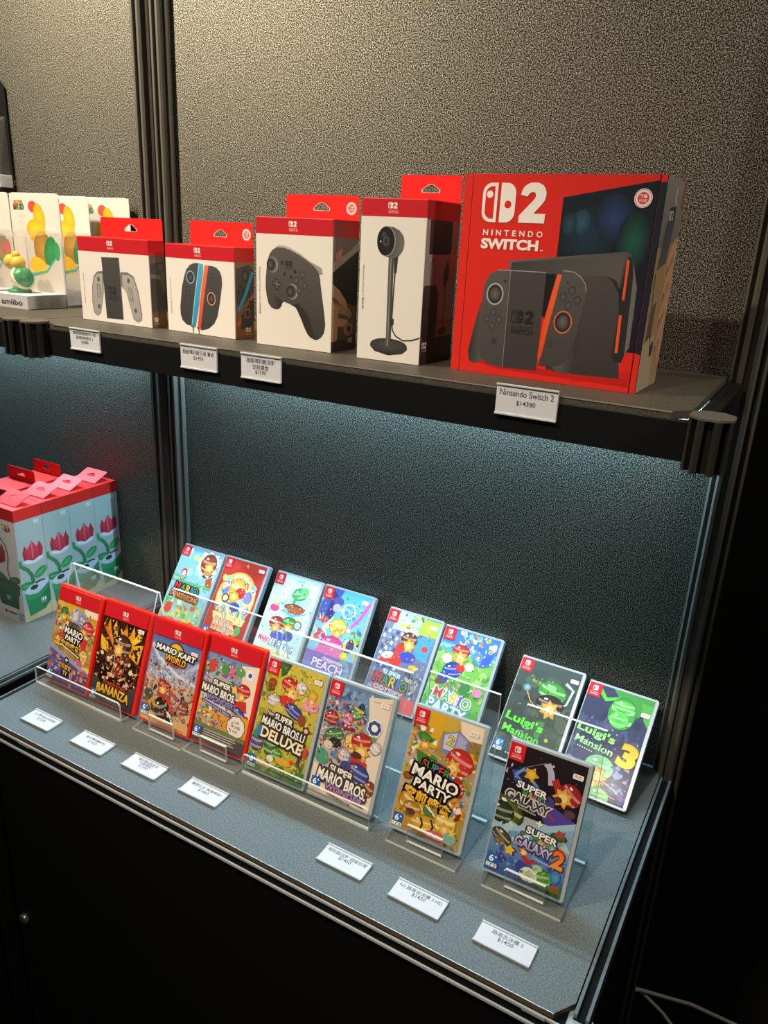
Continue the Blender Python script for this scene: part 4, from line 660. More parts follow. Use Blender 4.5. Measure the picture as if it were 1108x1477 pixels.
def pair_front(a):
    a.rect(0, 0, 138, 125, PAPER); a.rect(0, 0, 138, 19, 'bf1d28'); small_logo(a, 60, 2.8, 'bf1d28')
    a.poly([(69, 23.6), (60, 24), (51, 27), (43, 34), (39, 42), (32.6, 59), (27.4, 88), (27.5, 99), (31, 108), (40, 113.6), (52, 115)], ('4d4c4c', '3a393a', 'v')); a.ell(51, 44.4, 8.6, 9.4, '7fb0c4'); a.ell(51, 44.4, 7, 7.8, '2e2d2e'); a.ell(51, 44.4, 5, 5.6, '5c5a5a', rim='3c3b3b')
    for x, y in ((45.1, 61.6), (37.4, 68.5), (52.4, 67.9), (43.6, 74.6)): a.ell(x, y, 3.6, 3.9, '585757', rim='333232', n=14, step=0.3)
    a.poly([(69.7, 23.8), (77.7, 25), (76.5, 43), (70, 72), (58.3, 116), (49.3, 116.5), (53, 98), (60, 66)], ('4aa6cc', '2f86b0', 'v')); a.line([(69.7, 24), (60, 66), (51, 112)], 1.2, 'a4d0e0')
    a.poly([(80.6, 26), (88.6, 26), (81.7, 55), (68.6, 117), (60.9, 117.4), (65.5, 93)], ('e0704c', 'c4492a', 'v')); a.line([(80.6, 26.4), (72, 62), (62, 116)], 1.2, 'f0b09a')
    a.poly([(88.6, 26), (97, 26.4), (104, 28), (111, 33), (114, 40), (114.6, 50), (110, 73), (104, 96), (97, 107), (86, 114.8), (76, 118), (68.6, 119), (81.7, 55)], ('4d4c4c', '3a393a', 'v'))
    for x, y in ((97.7, 40.2), (91.8, 46.7), (104.4, 48.2), (96.4, 55)): a.ell(x, y, 3.6, 3.9, '585757', rim='333232', n=14, step=0.3)
    a.ell(92.4, 72, 8.6, 9.4, 'd88862'); a.ell(92.4, 72, 7, 7.8, '2e2d2e'); a.ell(92.4, 72, 5, 5.6, '5c5a5a', rim='3c3b3b')
    a.line([(52.5, 114), (53.4, 118), (53, 124)], 3, '3a5a6a', 1.6); a.line([(63.5, 115), (65, 119), (65.6, 124.4)], 3, '6a3a34', 1.6); a.part('small_print').text('Joy-Con 2 (L)/(R)', 8.5, 74, 52, 2.6, '6a6864', rot=90, bold=0.0)
def pair_side(a):
    a.rect(0, 0, 41, 125, ('8a6a4c', '7a5234', 'v')); a.rect(0, 0, 41, 19, 'c41f22'); a.poly([(2, 28), (30, 22), (41, 30), (41, 60), (8, 84), (2, 70)], ('4a4949', '3c3b3b', 'v')); a.ell(22, 38, 7, 8, '2c2b2b'); a.ell(22, 38, 4.6, 5.4, '5a5858'); a.line([(38, 32), (22, 64), (6, 86)], 6, '3f93b8'); a.line([(40, 66), (24, 86), (4, 106)], 6, 'cf5f38'); a.poly([(12, 92), (41, 66), (41, 100), (30, 112), (12, 112)], '444342'); a.ell(26, 90, 6, 7, 'c0622f'); a.ell(26, 90, 4.6, 5.4, '3a3939')
    for x, y in ((12, 52), (17, 58), (8, 60), (32, 74), (37, 80)): a.ell(x, y, 2.2, 2.6, '2a2929', n=10, step=0.2)
    a.rect(0, 112, 41, 125, '8a5a34'); a.part('logo_badge').logo(21, 110, 6.4, 'efe6da', '8a5a34', True); a.text('SWITCH', 28, 119.6, 12, 2, 'e0c8b0', bold=0.01); a.part('cover_art')
def gamepad_front(a):
    a.rect(0, 0, 122, 166, PAPER); a.rect(0, 0, 122, 20.4, 'bf1d28'); small_logo(a, 53.4, 3.6, 'bf1d28')
    a.poly([(30.8, 37.6), (37.3, 34), (46, 34), (55, 36), (72, 43), (86.8, 51.6), (98, 56), (105.6, 59.2), (108, 66.5), (99.5, 69), (80, 57), (55, 44)], ('b4b0aa', '8a8682', 'v'))
    a.poly([(22.5, 45.4), (28, 39.6), (35.6, 36.6), (45, 36.8), (55, 38.8), (70, 44.5), (83.6, 51.6), (94, 57.5), (100.5, 63.6), (103.4, 71), (104.6, 79), (108, 98), (111.6, 118), (113.3, 131), (111.6, 141), (107.3, 147.4), (101.6, 151.2), (96.1, 151.6), (90, 149.4), (84.8, 145.3), (79, 135.6), (73.2, 124), (68.6, 116.4), (65, 112), (55, 108), (45.4, 105.8), (42.6, 109.4), (40.4, 114), (36, 117), (30.4, 117), (25, 115), (20.4, 110.4), (17.4, 101), (15.5, 89.6), (15.8, 77), (17.4, 63.5), (19.4, 53)], ('57534f', '3a3736', 'v'))
    a.poly([(44, 106), (42, 112), (37, 116.6), (30, 116.4), (26, 108), (28, 96)], ('4a4744', '2a2827', 'h')); a.poly([(66, 112), (60, 109), (70, 106), (86, 120), (98, 150), (90, 149), (80, 136)], '302d2c')
    for x, y in ((24.6, 59.3), (57.4, 92)): a.ell(x + 2.4, y, 9.2, 10, '8a8783'); a.ell(x + 1, y, 8.2, 9.2, '55524f'); a.ell(x - 0.6, y, 6.6, 7.4, '2c2a29'); a.ell(x - 1, y, 4.6, 5.2, '5a5754', rim='3c3a39')
    a.poly([(31, 77), (36, 76.4), (36.6, 81), (42, 81.6), (42, 87), (37, 87), (36.6, 92), (32, 91), (31.6, 86.4), (27, 85.6), (27, 80.4), (31, 81)], '2c2a29'); a.poly([(32, 78.4), (35, 78), (35.6, 82), (41, 83), (41, 85.6), (36, 86), (35.6, 90), (33, 89.4), (32.6, 85), (28, 84.4), (28, 82), (32, 82)], '5e5b58')
    for x, y in ((75.9, 69.4), (66.4, 76.9), (80.2, 83.2), (70.7, 90)): a.ell(x, y, 4.2, 4.8, '625f5b', rim='383635', n=16, step=0.3)
    a.ell(43, 56, 2.4, 2.6, '34312f'); a.ell(64, 66, 2.4, 2.6, '34312f'); a.ell(47, 70, 2, 2.2, '34312f'); a.ell(58, 73, 2, 2.2, '34312f')
    a.logo(47.5, 53, 6.6, '2a2827', '4c4946', True); a.text('SWITCH', 54, 62, 11, 2, '2a2827'); a.part('small_print').text('Nintendo Switch 2 Pro 控制器', 6, 94, 62, 3.0, '6a6864', rot=90, bold=0.0)
def gamepad_side(a):
    a.rect(0, 0, 64, 166, ('6a6058', '4a3d36', 'v')); a.rect(0, 0, 64, 21, ('7a2424', 'b81f22', 'h')); a.poly([(0, 60), (34, 46), (64, 34), (64, 110), (40, 104), (4, 84)], ('2a2826', '1f1d1c', 'v')); a.poly([(0, 52), (40, 38), (64, 24), (64, 36), (36, 48), (0, 64)], '8a8480'); a.poly([(6, 40), (22, 34), (20, 50), (8, 54)], 'a87a68')
    a.line([(-4, 84), (14, 92), (30, 104), (34, 112)], 15, SKIN, 10); a.line([(-4, 104), (20, 110), (42, 116), (48, 122)], 14, '9c7458', 9); a.line([(-4, 124), (18, 128), (40, 130)], 13, SKIN, 9); a.line([(2, 100), (22, 106)], 1.4, '6a4a38'); a.line([(4, 118), (26, 122)], 1.4, '6a4a38'); a.poly([(0, 100), (16, 110), (14, 150), (0, 160)], SKIN); a.ell(42, 138, 12, 9, '8f664c'); a.ell(44, 138, 5, 4, '3a2a22'); a.rect(0, 152, 64, 166, '3a2c26')
    a.part('logo_badge').logo(42, 150, 6.2, 'bdb4a8', '3a2c26', True); a.part('cover_art')
def camera_front(a):
    a.rect(0, 0, 89.5, 191, PAPER); a.rect(0, 0, 89.5, 19.8, 'bf1d28'); small_logo(a, 36.8, 3.5, 'bf1d28')
    a.ell(46, 171, 26.6, 8.6, '2a2929'); a.poly([(19.4, 171), (72.6, 171), (72.6, 174.5), (66, 180), (46, 183.5), (26, 180), (19.4, 174.5)], ('4a4948', '242323', 'v')); a.ell(46, 171, 26.4, 8.2, '4c4b4a', rim='383737')
    a.poly([(40.6, 62), (48, 62), (49, 172.6), (41.9, 172.6)], ('63615f', '3a3938', 'h')); a.line([(44, 64), (45, 172)], 1.2, '8a8886')
    a.poly([(48, 62), (54, 62), (52.5, 84), (49, 84)], '343332'); a.line([(50.4, 84), (49.4, 119), (49, 142), (50.6, 152), (56, 159), (66, 163.4), (78, 162), (89.5, 158)], 1.8, '3f3e3d'); a.rr(47.4, 138, 52, 146, 1, '343332')
    a.poly([(36, 30.4), (45, 31), (54, 34.6), (60, 41), (61.6, 48), (60, 57), (54, 64.8), (46, 67), (36, 65)], ('4c4a48', '6a6866', 'h')); a.ell(36.4, 47.6, 13, 17.4, '8f8c89'); a.ell(35.8, 47.6, 12.2, 16.6, '2a2929', rim='1c1b1b'); a.ell(36, 47.4, 4.6, 6, '6a6a6c', rim='3a3a3c'); a.ell(36, 47.4, 2.6, 3.4, '2c2c30'); a.ell(28.6, 48, 0.8, 1, 'e8e8e8'); a.ell(33, 40, 3, 3.6, '3f3e40')
    a.part('small_print').text('Nintendo Switch 2 攝影機', 6.2, 103, 53, 2.8, '6a6864', rot=90, bold=0.0)
def camera_side(a):
    a.rect(0, 0, 96, 191, ('8c948e', '9a9a92', 'v')); a.rect(0, 0, 96, 21, ('8a2226', 'a81f22', 'h')); a.rect(10, 21, 74, 60, '1d2630'); a.rect(13, 21, 71, 57, '26343f'); a.rect(0, 138, 96, 176, ('9a7a4c', '8a6a40', 'v')); a.rect(0, 160, 96, 191, '2c2724'); a.rect(0, 104, 44, 158, '2a2928'); a.rr(0, 96, 40, 160, 6, ('3a3938', '1f1e1e', 'v')); a.line([(16, 94), (16, 70), (26, 66), (30, 80), (30, 94)], 1.6, '4c4a48')
    a.ell(72, 76, 18, 12, SKIN, rot=-50, rim='8a644c'); a.poly([(70, 60), (96, 52), (96, 86), (82, 92)], SKIN); a.ell(64, 84, 7, 15, '3a2d28', rot=14); a.line([(64, 96), (64, 120), (62, 148)], 1.8, '34312f'); a.line([(62, 148), (78, 152), (90, 146)], 1.2, '34312f'); a.ell(62, 154, 14, 5, '34322f'); a.line([(46, 140), (70, 144), (96, 142)], 1, '3a302a')
    a.part('logo_badge').logo(3, 164, 8, 'c8c0b4', '2c2724', True); a.text('SWITCH', 12, 175, 13, 2, 'a89e94'); a.part('cover_art')
def plant_side(a):
    a.rect(0, 0, 62.5, 237, ('a9b6b2', '9fb0ae', 'v')); a.rect(0, 0, 62.5, 24, 'd8281f'); a.rect(0, 214, 62.5, 237, 'c2b48c');
    a.part('logo_badge').logo(42, 29, 6.4, 'e6ecea', 'a8b5b1', True); a.text('SWITCH', 49, 38, 12, 1.8, 'd8e0de'); a.part('cover_art')
    a.line([(2, 104), (4, 116), (18, 128), (26, 142), (28, 166)], 7, ('3f8a5c', '2f7048', 'v'), 9); a.ell(12, 160, 15, 8, '3f9a62', rot=6, rim='2c7a4a'); a.ell(46, 140, 16, 9, '45a868', rot=-28, rim='2f8450'); a.line([(34, 146), (56, 134)], 1.2, '7cc890'); a.line([(4, 160), (22, 161)], 1.2, '7cc890')
    # plain tulip head instead of the printed figure
    a.ell(33, 108, 24, 10, 'e4e8ee', rim='bfc8d4'); a.poly([(12, 106), (10, 90), (16, 76), (26, 92), (34, 108)], ('c8384a', '98283a', 'v')); a.poly([(54, 106), (57, 90), (50, 74), (40, 92), (32, 108)], ('c43446', '98283a', 'v')); a.poly([(18, 106), (20, 88), (33, 70), (46, 88), (48, 106), (33, 112)], ('d8485a', 'b02c40', 'v')); a.line([(33, 74), (32, 92), (33, 108)], 1.4, 'e88a94'); a.line([(14, 110), (32, 115), (52, 109)], 3.2, 'dfe4ec', 2)
    a.poly([(4, 172), (60, 156), (62.5, 160), (62.5, 176), (8, 186)], 'b4c0d4'); a.ell(33, 168, 27, 9, 'bcc8da', rot=-10); a.ell(28, 168, 9, 5, '2f4038'); a.line([(32, 160), (46, 158), (54, 160)], 4, '2c3a34', 3)
    a.poly([(6, 178), (34, 184), (62.5, 168), (62.5, 208), (48, 222), (12, 226), (8, 196)], ('2f8a58', '256f46', 'h')); a.poly([(5, 174), (20, 183), (40, 182), (62.5, 166), (62.5, 178), (40, 192), (20, 193), (6, 188)], ('3a9a66', '2f8455', 'h')); a.part('title_lettering').logo(40, 196, 7, 'e4efe8', '2c7f50', True); a.text('SWITCH', 47, 206, 13, 2, 'cfe4d8'); a.part('cover_art')
def plant_front(a):
    a.rect(0, 0, 90, 237, ('c9c6ca', 'b4b2b8', 'v')); a.rect(0, 0, 90, 24, ('8a161b', 'b81f20', 'h')); a.crowd(52, 34, 76, 46, 24, ['3a2f26', '6a5a34', '8a3a2c', '4a5a3a', 'b09a4a'], 2, 4, 51)
    a.line([(30, 78), (44, 66), (56, 78), (60, 100), (54, 130), (58, 150)], 4, '5a6a4a'); a.poly([(18, 112), (16, 90), (24, 78), (34, 92), (44, 76), (52, 90), (50, 112), (34, 120)], ('9a3440', '7a2430', 'v')); a.ell(34, 150, 20, 9, '4a7a4a', rot=20, rim='3a603a'); a.ell(72, 148, 18, 8, '4f7f4c', rot=-16, rim='3a603a'); a.ell(48, 160, 40, 9, '4a4a44'); a.poly([(4, 160), (86, 160), (84, 176), (80, 178), (76, 210), (20, 210), (12, 178), (6, 176)], ('3a5f48', '2c4a38', 'v')); a.part('title_lettering').logo(40, 186, 7, 'a8c0b0', '355442', True); a.text('SWITCH', 47, 196, 12, 2, '9ab4a4'); a.part('cover_art')
    a.rr(30, 220, 36, 226, 1, '2c2c2e'); a.rect(40, 221, 66, 225, '5a5a5e'); a.rect(70, 216, 88, 234, '8a98a8'); a.crowd(71, 217, 87, 233, 14, ['5a6878', 'a8b4c0', '46525e'], 1, 3, 52)
def toy_card(a, main='e2b82a', second='2f9a5a'):
    a.rect(0, 0, 133, 190, ('cdc8bd', 'c4bdb6', 'v')); a.part('title_lettering'); a.text('SUPER', 24, 15, 24, 5, 'd8a838', '5a4a34', 0.8); a.text('MARIO', 24, 23, 28, 8, ['d8423c', '4a9a48', 'e0b83c', '3f6ac8', '4aa04c'], '4a3a2c', 1.2); a.part('cover_art')
    a.text('ノコノコ', 28, 38, 22, 3.6, '8a8a88', bold=0.0); a.line([(20, 48), (34, 50), (24, 66), (38, 70), (26, 92)], 2.4, 'b4b2b0')
    # plain sprout shape instead of the printed figure
    a.ell(62, 22, 12, 10, 'd84a38' if main == 'e2b82a' else 'd8d0c8'); a.ell(78, 40, 15, 24, main, rot=-12, rim='c89a20' if main == 'e2b82a' else 'a83224'); a.ell(66, 62, 26, 20, main, rim='d0a222' if main == 'e2b82a' else 'b8402c'); a.ell(80, 92, 24, 30, 'c09038' if main == 'e2b82a' else 'd88a6a', rim='9a7030'); a.ell(64, 124, 24, 16, main, rot=14); a.ell(100, 96, 16, 26, second, rot=18, rim='1f7a46'); a.line([(44, 140), (86, 132), (126, 96)], 6, '4aa8a0', 3); a.ell(118, 96, 8, 16, second)

# ------------------------------------------------------------------ the setting
def structure(o): o['kind'] = 'structure'; return o
def slab(name, a, b, mat, parent=None, bevel=0):
    mb = MB(); mb.box(a, b); return mb.build(name, mat, parent, bevel)
FLOOR = -0.93
structure(slab('floor', (-3.2, -2.6, FLOOR - 0.02), (2.2, 1.6, FLOOR), M['floor']))
wall = structure(slab('wall_back', (-0.955, 0.0, FLOOR), (0.008, 0.005, 2.4), M['panel']))
structure(slab('wall_left', (-1.98, 0.0, FLOOR), (-1.024, 0.005, 2.4), M['panel']))
structure(slab('wall_right', (-0.3, 0.95, FLOOR), (2.2, 1.0, 2.4), M['curtain']))
def octa(cx, cy, R=0.0205, slot=0.0042, depth=0.007):
    """octagonal system profile with one slot in every face"""
    pts = []; t = math.tan(math.pi / 8) * R
    for k in range(8):
        a = math.pi / 4 * k; c, s_ = math.cos(a), math.sin(a)
        for r, u in ((R, -t), (R, -slot), (R - depth, -slot), (R - depth, slot), (R, slot)): pts.append((cx + r * c - u * s_, cy + r * s_ + u * c))
    return pts
def post(name, cx, cy, z0, z1, parent=None, cap=None):
    mb = MB(); mb.prism(octa(cx, cy), z0, z1); o = mb.build(name, M['endpost' if cap else 'alu'], parent)
    core = MB(); core.prism([(cx + 0.0133 * math.cos(math.pi / 4 * k), cy + 0.0133 * math.sin(math.pi / 4 * k)) for k in range(8)], z0 + 0.0005, z1 - 0.0005)
    core.build('slot_core', M['groove'], o)
    if cap:
        c = MB(); c.prism([(cx + 0.0222 * math.cos(math.pi / 4 * (k + 0.5)), cy + 0.0222 * math.sin(math.pi / 4 * (k + 0.5))) for k in range(8)], z1, z1 + 0.0035); c.build('end_cap', M[cap], o, 0.0006)
    return o
for cx, lab in ((-1.0115, 'black grooved aluminium post at the left of the touching pair'), (-0.9675, 'black grooved aluminium post at the right of the touching pair'), (0.0225, 'black grooved aluminium post standing alone at the right end of the panel')):
    t = thing('upright_post', lab, 'post', (cx, 0, FLOOR), group='upright posts of the booth wall'); p = post('profile', 0, 0, 0, 3.2, t)

# ------------------------------------------------------------------ lower counters
def counter(name, label, x0, x1, chamf_r=True, clips=()):
    """x0, x1 edges of the laid-in board"""
    D = 0.4817; t = thing(name, label, 'counter', ((x0 + x1) / 2, -D / 2, FLOOR)); ox, oy, oz = (x0 + x1) / 2, -D / 2, FLOOR
    def put(mb, nm, mat, parent=t, bevel=0): return mb.build(nm, mat, parent, bevel, loc=(-ox, -oy, -oz) if parent is t else (0, 0, 0))
    c = 0.0165; pts = [(x0 + c, -D), (x1 - c, -D), (x1, -D + c + 0.007), (x1, -0.024), (x1 - 0.012, -0.004), (x0 + 0.012, -0.004), (x0, -0.024), (x0, -D + c + 0.007)]
    mb = MB(); mb.prism(pts, -0.0082, 0.0, mi=0, mside=1); board = put(mb, 'counter_board', [M['counter'], M['edge']])
    mb = MB(); band = [(x0 + c, -D - 0.0004), (x1 - c, -D - 0.0004)]
    mb.box((x0 + c, -D - 0.0007, -0.0016), (x1 - c, -D, -0.0001)); put(mb, 'edge_band', M['strip'])
    # front beam: two bright rails with a dark groove between
    mb = MB(); mb.box((x0 - 0.004, -D - 0.001, -0.030), (x1 - 0.004, -D + 0.03, -0.0085)); beam = put(mb, 'front_beam', M['groove'])
    for za, zb in ((-0.0125, -0.0085), (-0.0305, -0.0262)):
        mb = MB(); mb.box((x0 - 0.004, -D - 0.0035, za), (x1 - 0.004, -D - 0.001, zb)); mb.build('rail', M['lip'], beam, 0.0005)
    for cx in clips:
        mb = MB(); mb.box((cx, -D - 0.0045, -0.013), (cx + 0.026, -D - 0.0032, -0.0083)); mb.build('rail_clip', M['capcool'], beam, 0.0004)
    for sx, xe in ((1, x1), (-1, x0)):
        def bx(a, b, z0, z1, m):
            m.box((min(xe + sx * a, xe + sx * b), -D + 0.012, z0), (max(xe + sx * a, xe + sx * b), -0.022, z1))
        mb = MB(); bx(0.0012, 0.0195, -0.034, -0.007, mb); sb = put(mb, 'side_beam', M['groove'])
        mb = MB(); bx(0.0014, 0.0052, -0.0068, -0.0010, mb); mb.build('rail', M['sidelip'], sb, 0.0005)
        mb = MB(); bx(0.0140, 0.0178, -0.0068, -0.0020, mb); mb.build('rail', M['sidelip'], sb, 0.0005)
        cp = MB(); cx, cy = xe + sx * 0.0035, -D + 0.0085
        cp.prism([(cx + 0.0215 * math.cos(math.pi / 4 * (k + 0.5)), cy + 0.0215 * math.sin(math.pi / 4 * (k + 0.5))) for k in range(8)], -0.9, -0.0095, mi=0)
        put(cp, 'corner_post', M['capcool'] if sx > 0 and x1 > -0.5 else M['black'])
    mb = MB(); mb.box((x0 + 0.024, -D + 0.004, -0.92), (x1 - 0.02, -D + 0.010, -0.031)); fp = put(mb, 'front_panel', M['black'])
    mb = MB(); mb.box((x1 + 0.006, -D + 0.032, -0.92), (x1 + 0.010, -0.024, -0.035)); put(mb, 'side_panel', M['black'])
    return t, fp
cnt, fp = counter('display_counter', 'grey topped display counter with black base carrying the rows of game cases', -0.9625, 0.0155, clips=(-0.86, -0.034))
mb = MB(); mb.lathe([(0.0, -0.004), (0.009, -0.004), (0.0105, 0), (0.0105, 0.006), (0.0085, 0.0075), (0, 0.0075)], 20)
lock = mb.build('door_lock', M['steel'], fp, loc=(-0.9385 + 0.018, -0.4817 + 0.004, -0.4118), rot=(math.pi / 2, 0, 0))
counter('display_counter', 'neighbouring grey topped counter at the left carrying the pot plant cartons', -1.99, -1.0275)

# ------------------------------------------------------------------ upper shelves
ZS, SD = 0.6053, 0.2965
def shelf(label, x0, x1, el=0.0, er=0.0):
    t = thing('wall_shelf', label, 'shelf', ((x0 + x1) / 2, -SD / 2, ZS)); L = (-(x0 + x1) / 2, SD / 2, -ZS)
    def put(mb, nm, mat, bevel=0): return mb.build(nm, mat, t, bevel, loc=L)
    c = 0.018; mb = MB(); mb.prism([(x0 + c, -SD), (x1 - c, -SD), (x1 - 0.002 + er, -SD + 0.02), (x1 - 0.002 + er, -0.024 if er else -0.004), (x1 - 0.002, -0.004), (x0 + 0.002, -0.004), (x0 + 0.002 - el, -0.024 if el else -0.004), (x0 + 0.002 - el, -SD + 0.02)], ZS - 0.008, ZS); put(mb, 'shelf_board', M['shelf'])
    mb = MB(); mb.box((x0 + c, -SD - 0.0006, ZS - 0.0014), (x1 - c, -SD, ZS - 0.0001)); put(mb, 'edge_band', M['strip'])
    mb = MB(); mb.box((x0 + 0.002, -SD - 0.0005, ZS - 0.0487), (x1 - 0.002, -SD + 0.008, ZS - 0.0082)); put(mb, 'fascia', M['fascia'], 0.0006)
    for xa, s_ in ((x0, -1), (x1, 1)):
        mb = MB(); mb.box((xa + (0.002 if s_ > 0 else -0.020), -SD + 0.024, ZS - 0.0487), (xa + (0.020 if s_ > 0 else -0.002), -0.024, ZS - (0.0083 if (el and s_ < 0) or (er and s_ > 0) else 0.004))); put(mb, 'side_beam', M['fascia'], 0.0006)
        mb = MB(); mb.box((xa + 0.0095 * s_ - 0.0012, -SD + 0.026, ZS - 0.0042), (xa + 0.0095 * s_ + 0.0012, -0.026, ZS - 0.0036))
        if not ((el and s_ < 0) or (er and s_ > 0)): put(mb, 'beam_slot', M['groove'])
        p = post('end_post', xa + 0.0205 * s_, -SD - 0.0035, ZS - 0.053, ZS - 0.001, t, 'cap'); p.location = L
    mb = MB(); mb.box((x0 + 0.03, -0.036, ZS - 0.022), (x1 - 0.03, -0.012, ZS - 0.0085)); lb = put(mb, 'light_channel', M['alu'], 0.001)
    mb = MB(); mb.box((x0 + 0.035, -0.034, ZS - 0.0245), (x1 - 0.035, -0.014, ZS - 0.0222)); mb.build('diffuser', M['led'], lb, 0.0005)
    return t
shelf('black fronted wall shelf carrying the five red and white cartons', -0.9475, 0.0015, el=0.0435)
shelf('black fronted wall shelf at the left carrying the clear toy packs', -1.96, -1.0310, er=0.0410)

# ------------------------------------------------------------------ game cases
CW, CH, CT = 0.1048, 0.170, 0.011
_half = {}
def case_half(kind, y0, y1):
    k = (kind, y0, y1)
    if k not in _half:
        mb = MB(); mb.prism([(x, z) for x, z in rrect(0, 0, CW, CH, (0.0012, 0.004, 0.004, 0.0012), 4)], y0, y1, axis=1)
        _half[k] = mb.mesh('case_half', 0.0007, 2); _half[k].materials.append(M['redcase' if kind else 'case'])
    return _half[k]
def game_case(art, red, x, y, yaw, tilt, z, label):
    t = thing('game_case', label, 'game case', (x, y, z), (-tilt, 0, yaw), 'game cases on the lower counter')
    for nm, y0, y1 in (('front_lid', 0.0, 0.0054), ('back_tray', 0.0059, CT)):
        o = bpy.data.objects.new(nm, case_half(red, y0, y1)); COL.objects.link(o); o.parent = t
    mb = MB(); mb.box((0.0018, 0.0050, 0.003), (CW - 0.0028, 0.0063, CH - 0.0025)); mb.build('lid_seam', M['redcase' if red else 'case'], t)
    a = Art(98, 163); a.inked = True; art(a); a.build(t, (0.0014, 0.0, CH - 0.0035))
    return t
FR = dict(
    A=(-0.9532, -0.3640, 0.0, 0.3112), B=(-0.8475, -0.3622, 0.01, 0.3382), C=(-0.7326, -0.3587, 0.02, 0.3156), D=(-0.6272, -0.3537, 0.02, 0.3441),
    E=(-0.5159, -0.3584, 0.02, 0.3919), F=(-0.4074, -0.3549, 0.02, 0.3850), G=(-0.2757, -0.3491, 0.02, 0.3904), H=(-0.1396, -0.3499, 0.02, 0.3812))
BK = dict(
    I=(-0.9518, -0.1099, 0.01, 0.6092), J=(-0.8394, -0.1072, 0.01, 0.5844), K=(-0.7150, -0.1072, 0.01, 0.5914), L=(-0.6028, -0.1050, 0.01, 0.5545),
    M=(-0.4681, -0.1149, 0.01, 0.6462), N=(-0.3596, -0.1167, 0.01, 0.6689), O=(-0.2232, -0.1322, -0.01, 0.8020), P=(-0.1130, -0.1415, -0.03, 0.8274))
CASES = [
    ('A', cover_party_red, 1, 'red game case with gold and purple party cover, leftmost of the front row'),
    ('B', cover_fire, 1, 'red game case with dark fiery brown cover and yellow lettering at the bottom'),
    ('C', cover_race, 1, 'red game case with crowded racing cover under a pale blue sky'),
    ('D', cover_wonder_red, 1, 'red game case with cream and orange cover and a scalloped round badge'),
    ('E', cover_yellow_green, 0, 'clear game case with mustard yellow and green cover with big cream lettering'),
    ('F', cover_wonder, 0, 'clear game case with cream and blue cover and white lettering low down'),
    ('G', cover_party_gold, 0, 'clear game case with golden party cover standing alone in a small stand'),
    ('H', cover_space, 0, 'clear game case with dark space picture above a blue sky, at the right front'),
    ('I', cover_blue_brown, 0, 'clear game case with sky blue cover and brown lump, leftmost against the back panel'),
    ('J', cover_red_paper, 0, 'clear game case with red bordered oval picture leaning on the back panel'),
    ('K', cover_sea, 0, 'clear game case with pale icy blue cover and green topped raft, leaning on the panel'),
    ('L', cover_theatre, 0, 'clear game case with pink and blue cover above purple band, leaning on the panel'),
    ('M', cover_city, 0, 'clear game case with grey city blocks and red shape, leaning on the panel'),
    ('N', cover_board, 0, 'clear game case with bright green cover and blue cube, leaning on the panel'),
    ('O', cover_night_green, 0, 'clear game case with dark grey green cover and lime lettering, leaning on the panel'),
    ('P', cover_night_blue, 0, 'clear game case with dark blue cover and orange numeral 3, rightmost against the panel')]
for k, art, red, lab in CASES:
    x, y, yaw, tilt = FR.get(k) or BK[k]
    game_case(art, red, x, y, yaw, tilt, 0.0078 if k in 'ABEF' else 0.0086 if k in FR else 0.0011 + CT * math.sin(tilt) - 0.0005, lab)

# ------------------------------------------------------------------ acrylic stands
AC = [M['acrylic'], M['acrylic_edge']]
def small_stand(x, y, label):
    """x left edge, y of the case's lower front edge"""
    t = thing('acrylic_stand', label, 'stand', (x, y, 0), group='small clear stands'); w = 0.1017; f = -0.0165; r = 0.085; T = 0.0038
    mb = MB(); mb.box((0, f, 0.0003), (w, r + 0.0135, 0.0003 + T), 0, (2, 1)); mb.build('base_plate', AC, t)
    mb = MB(); mb.box((0, r, T + 0.0004), (w, r + T, 0.207), 0, (1, 1)); mb.build('back_plate', AC, t)
    mb = MB(); mb.box((0.0255, -0.0062, T + 0.0004), (0.0765, -0.0062 + T, 0.031), 0, (1, 1)); mb.build('retaining_lip', AC, t)
    return t
small_stand(-0.7284, -0.3600, 'small clear acrylic stand under the crowded racing game case')
small_stand(-0.6250, -0.3565, 'small clear acrylic stand under the cream and orange red game case')
small_stand(-0.2705, -0.3500, 'small clear acrylic stand under the golden party game case')
small_stand(-0.1328, -0.3510, 'small clear acrylic stand under the dark space game case at right front')
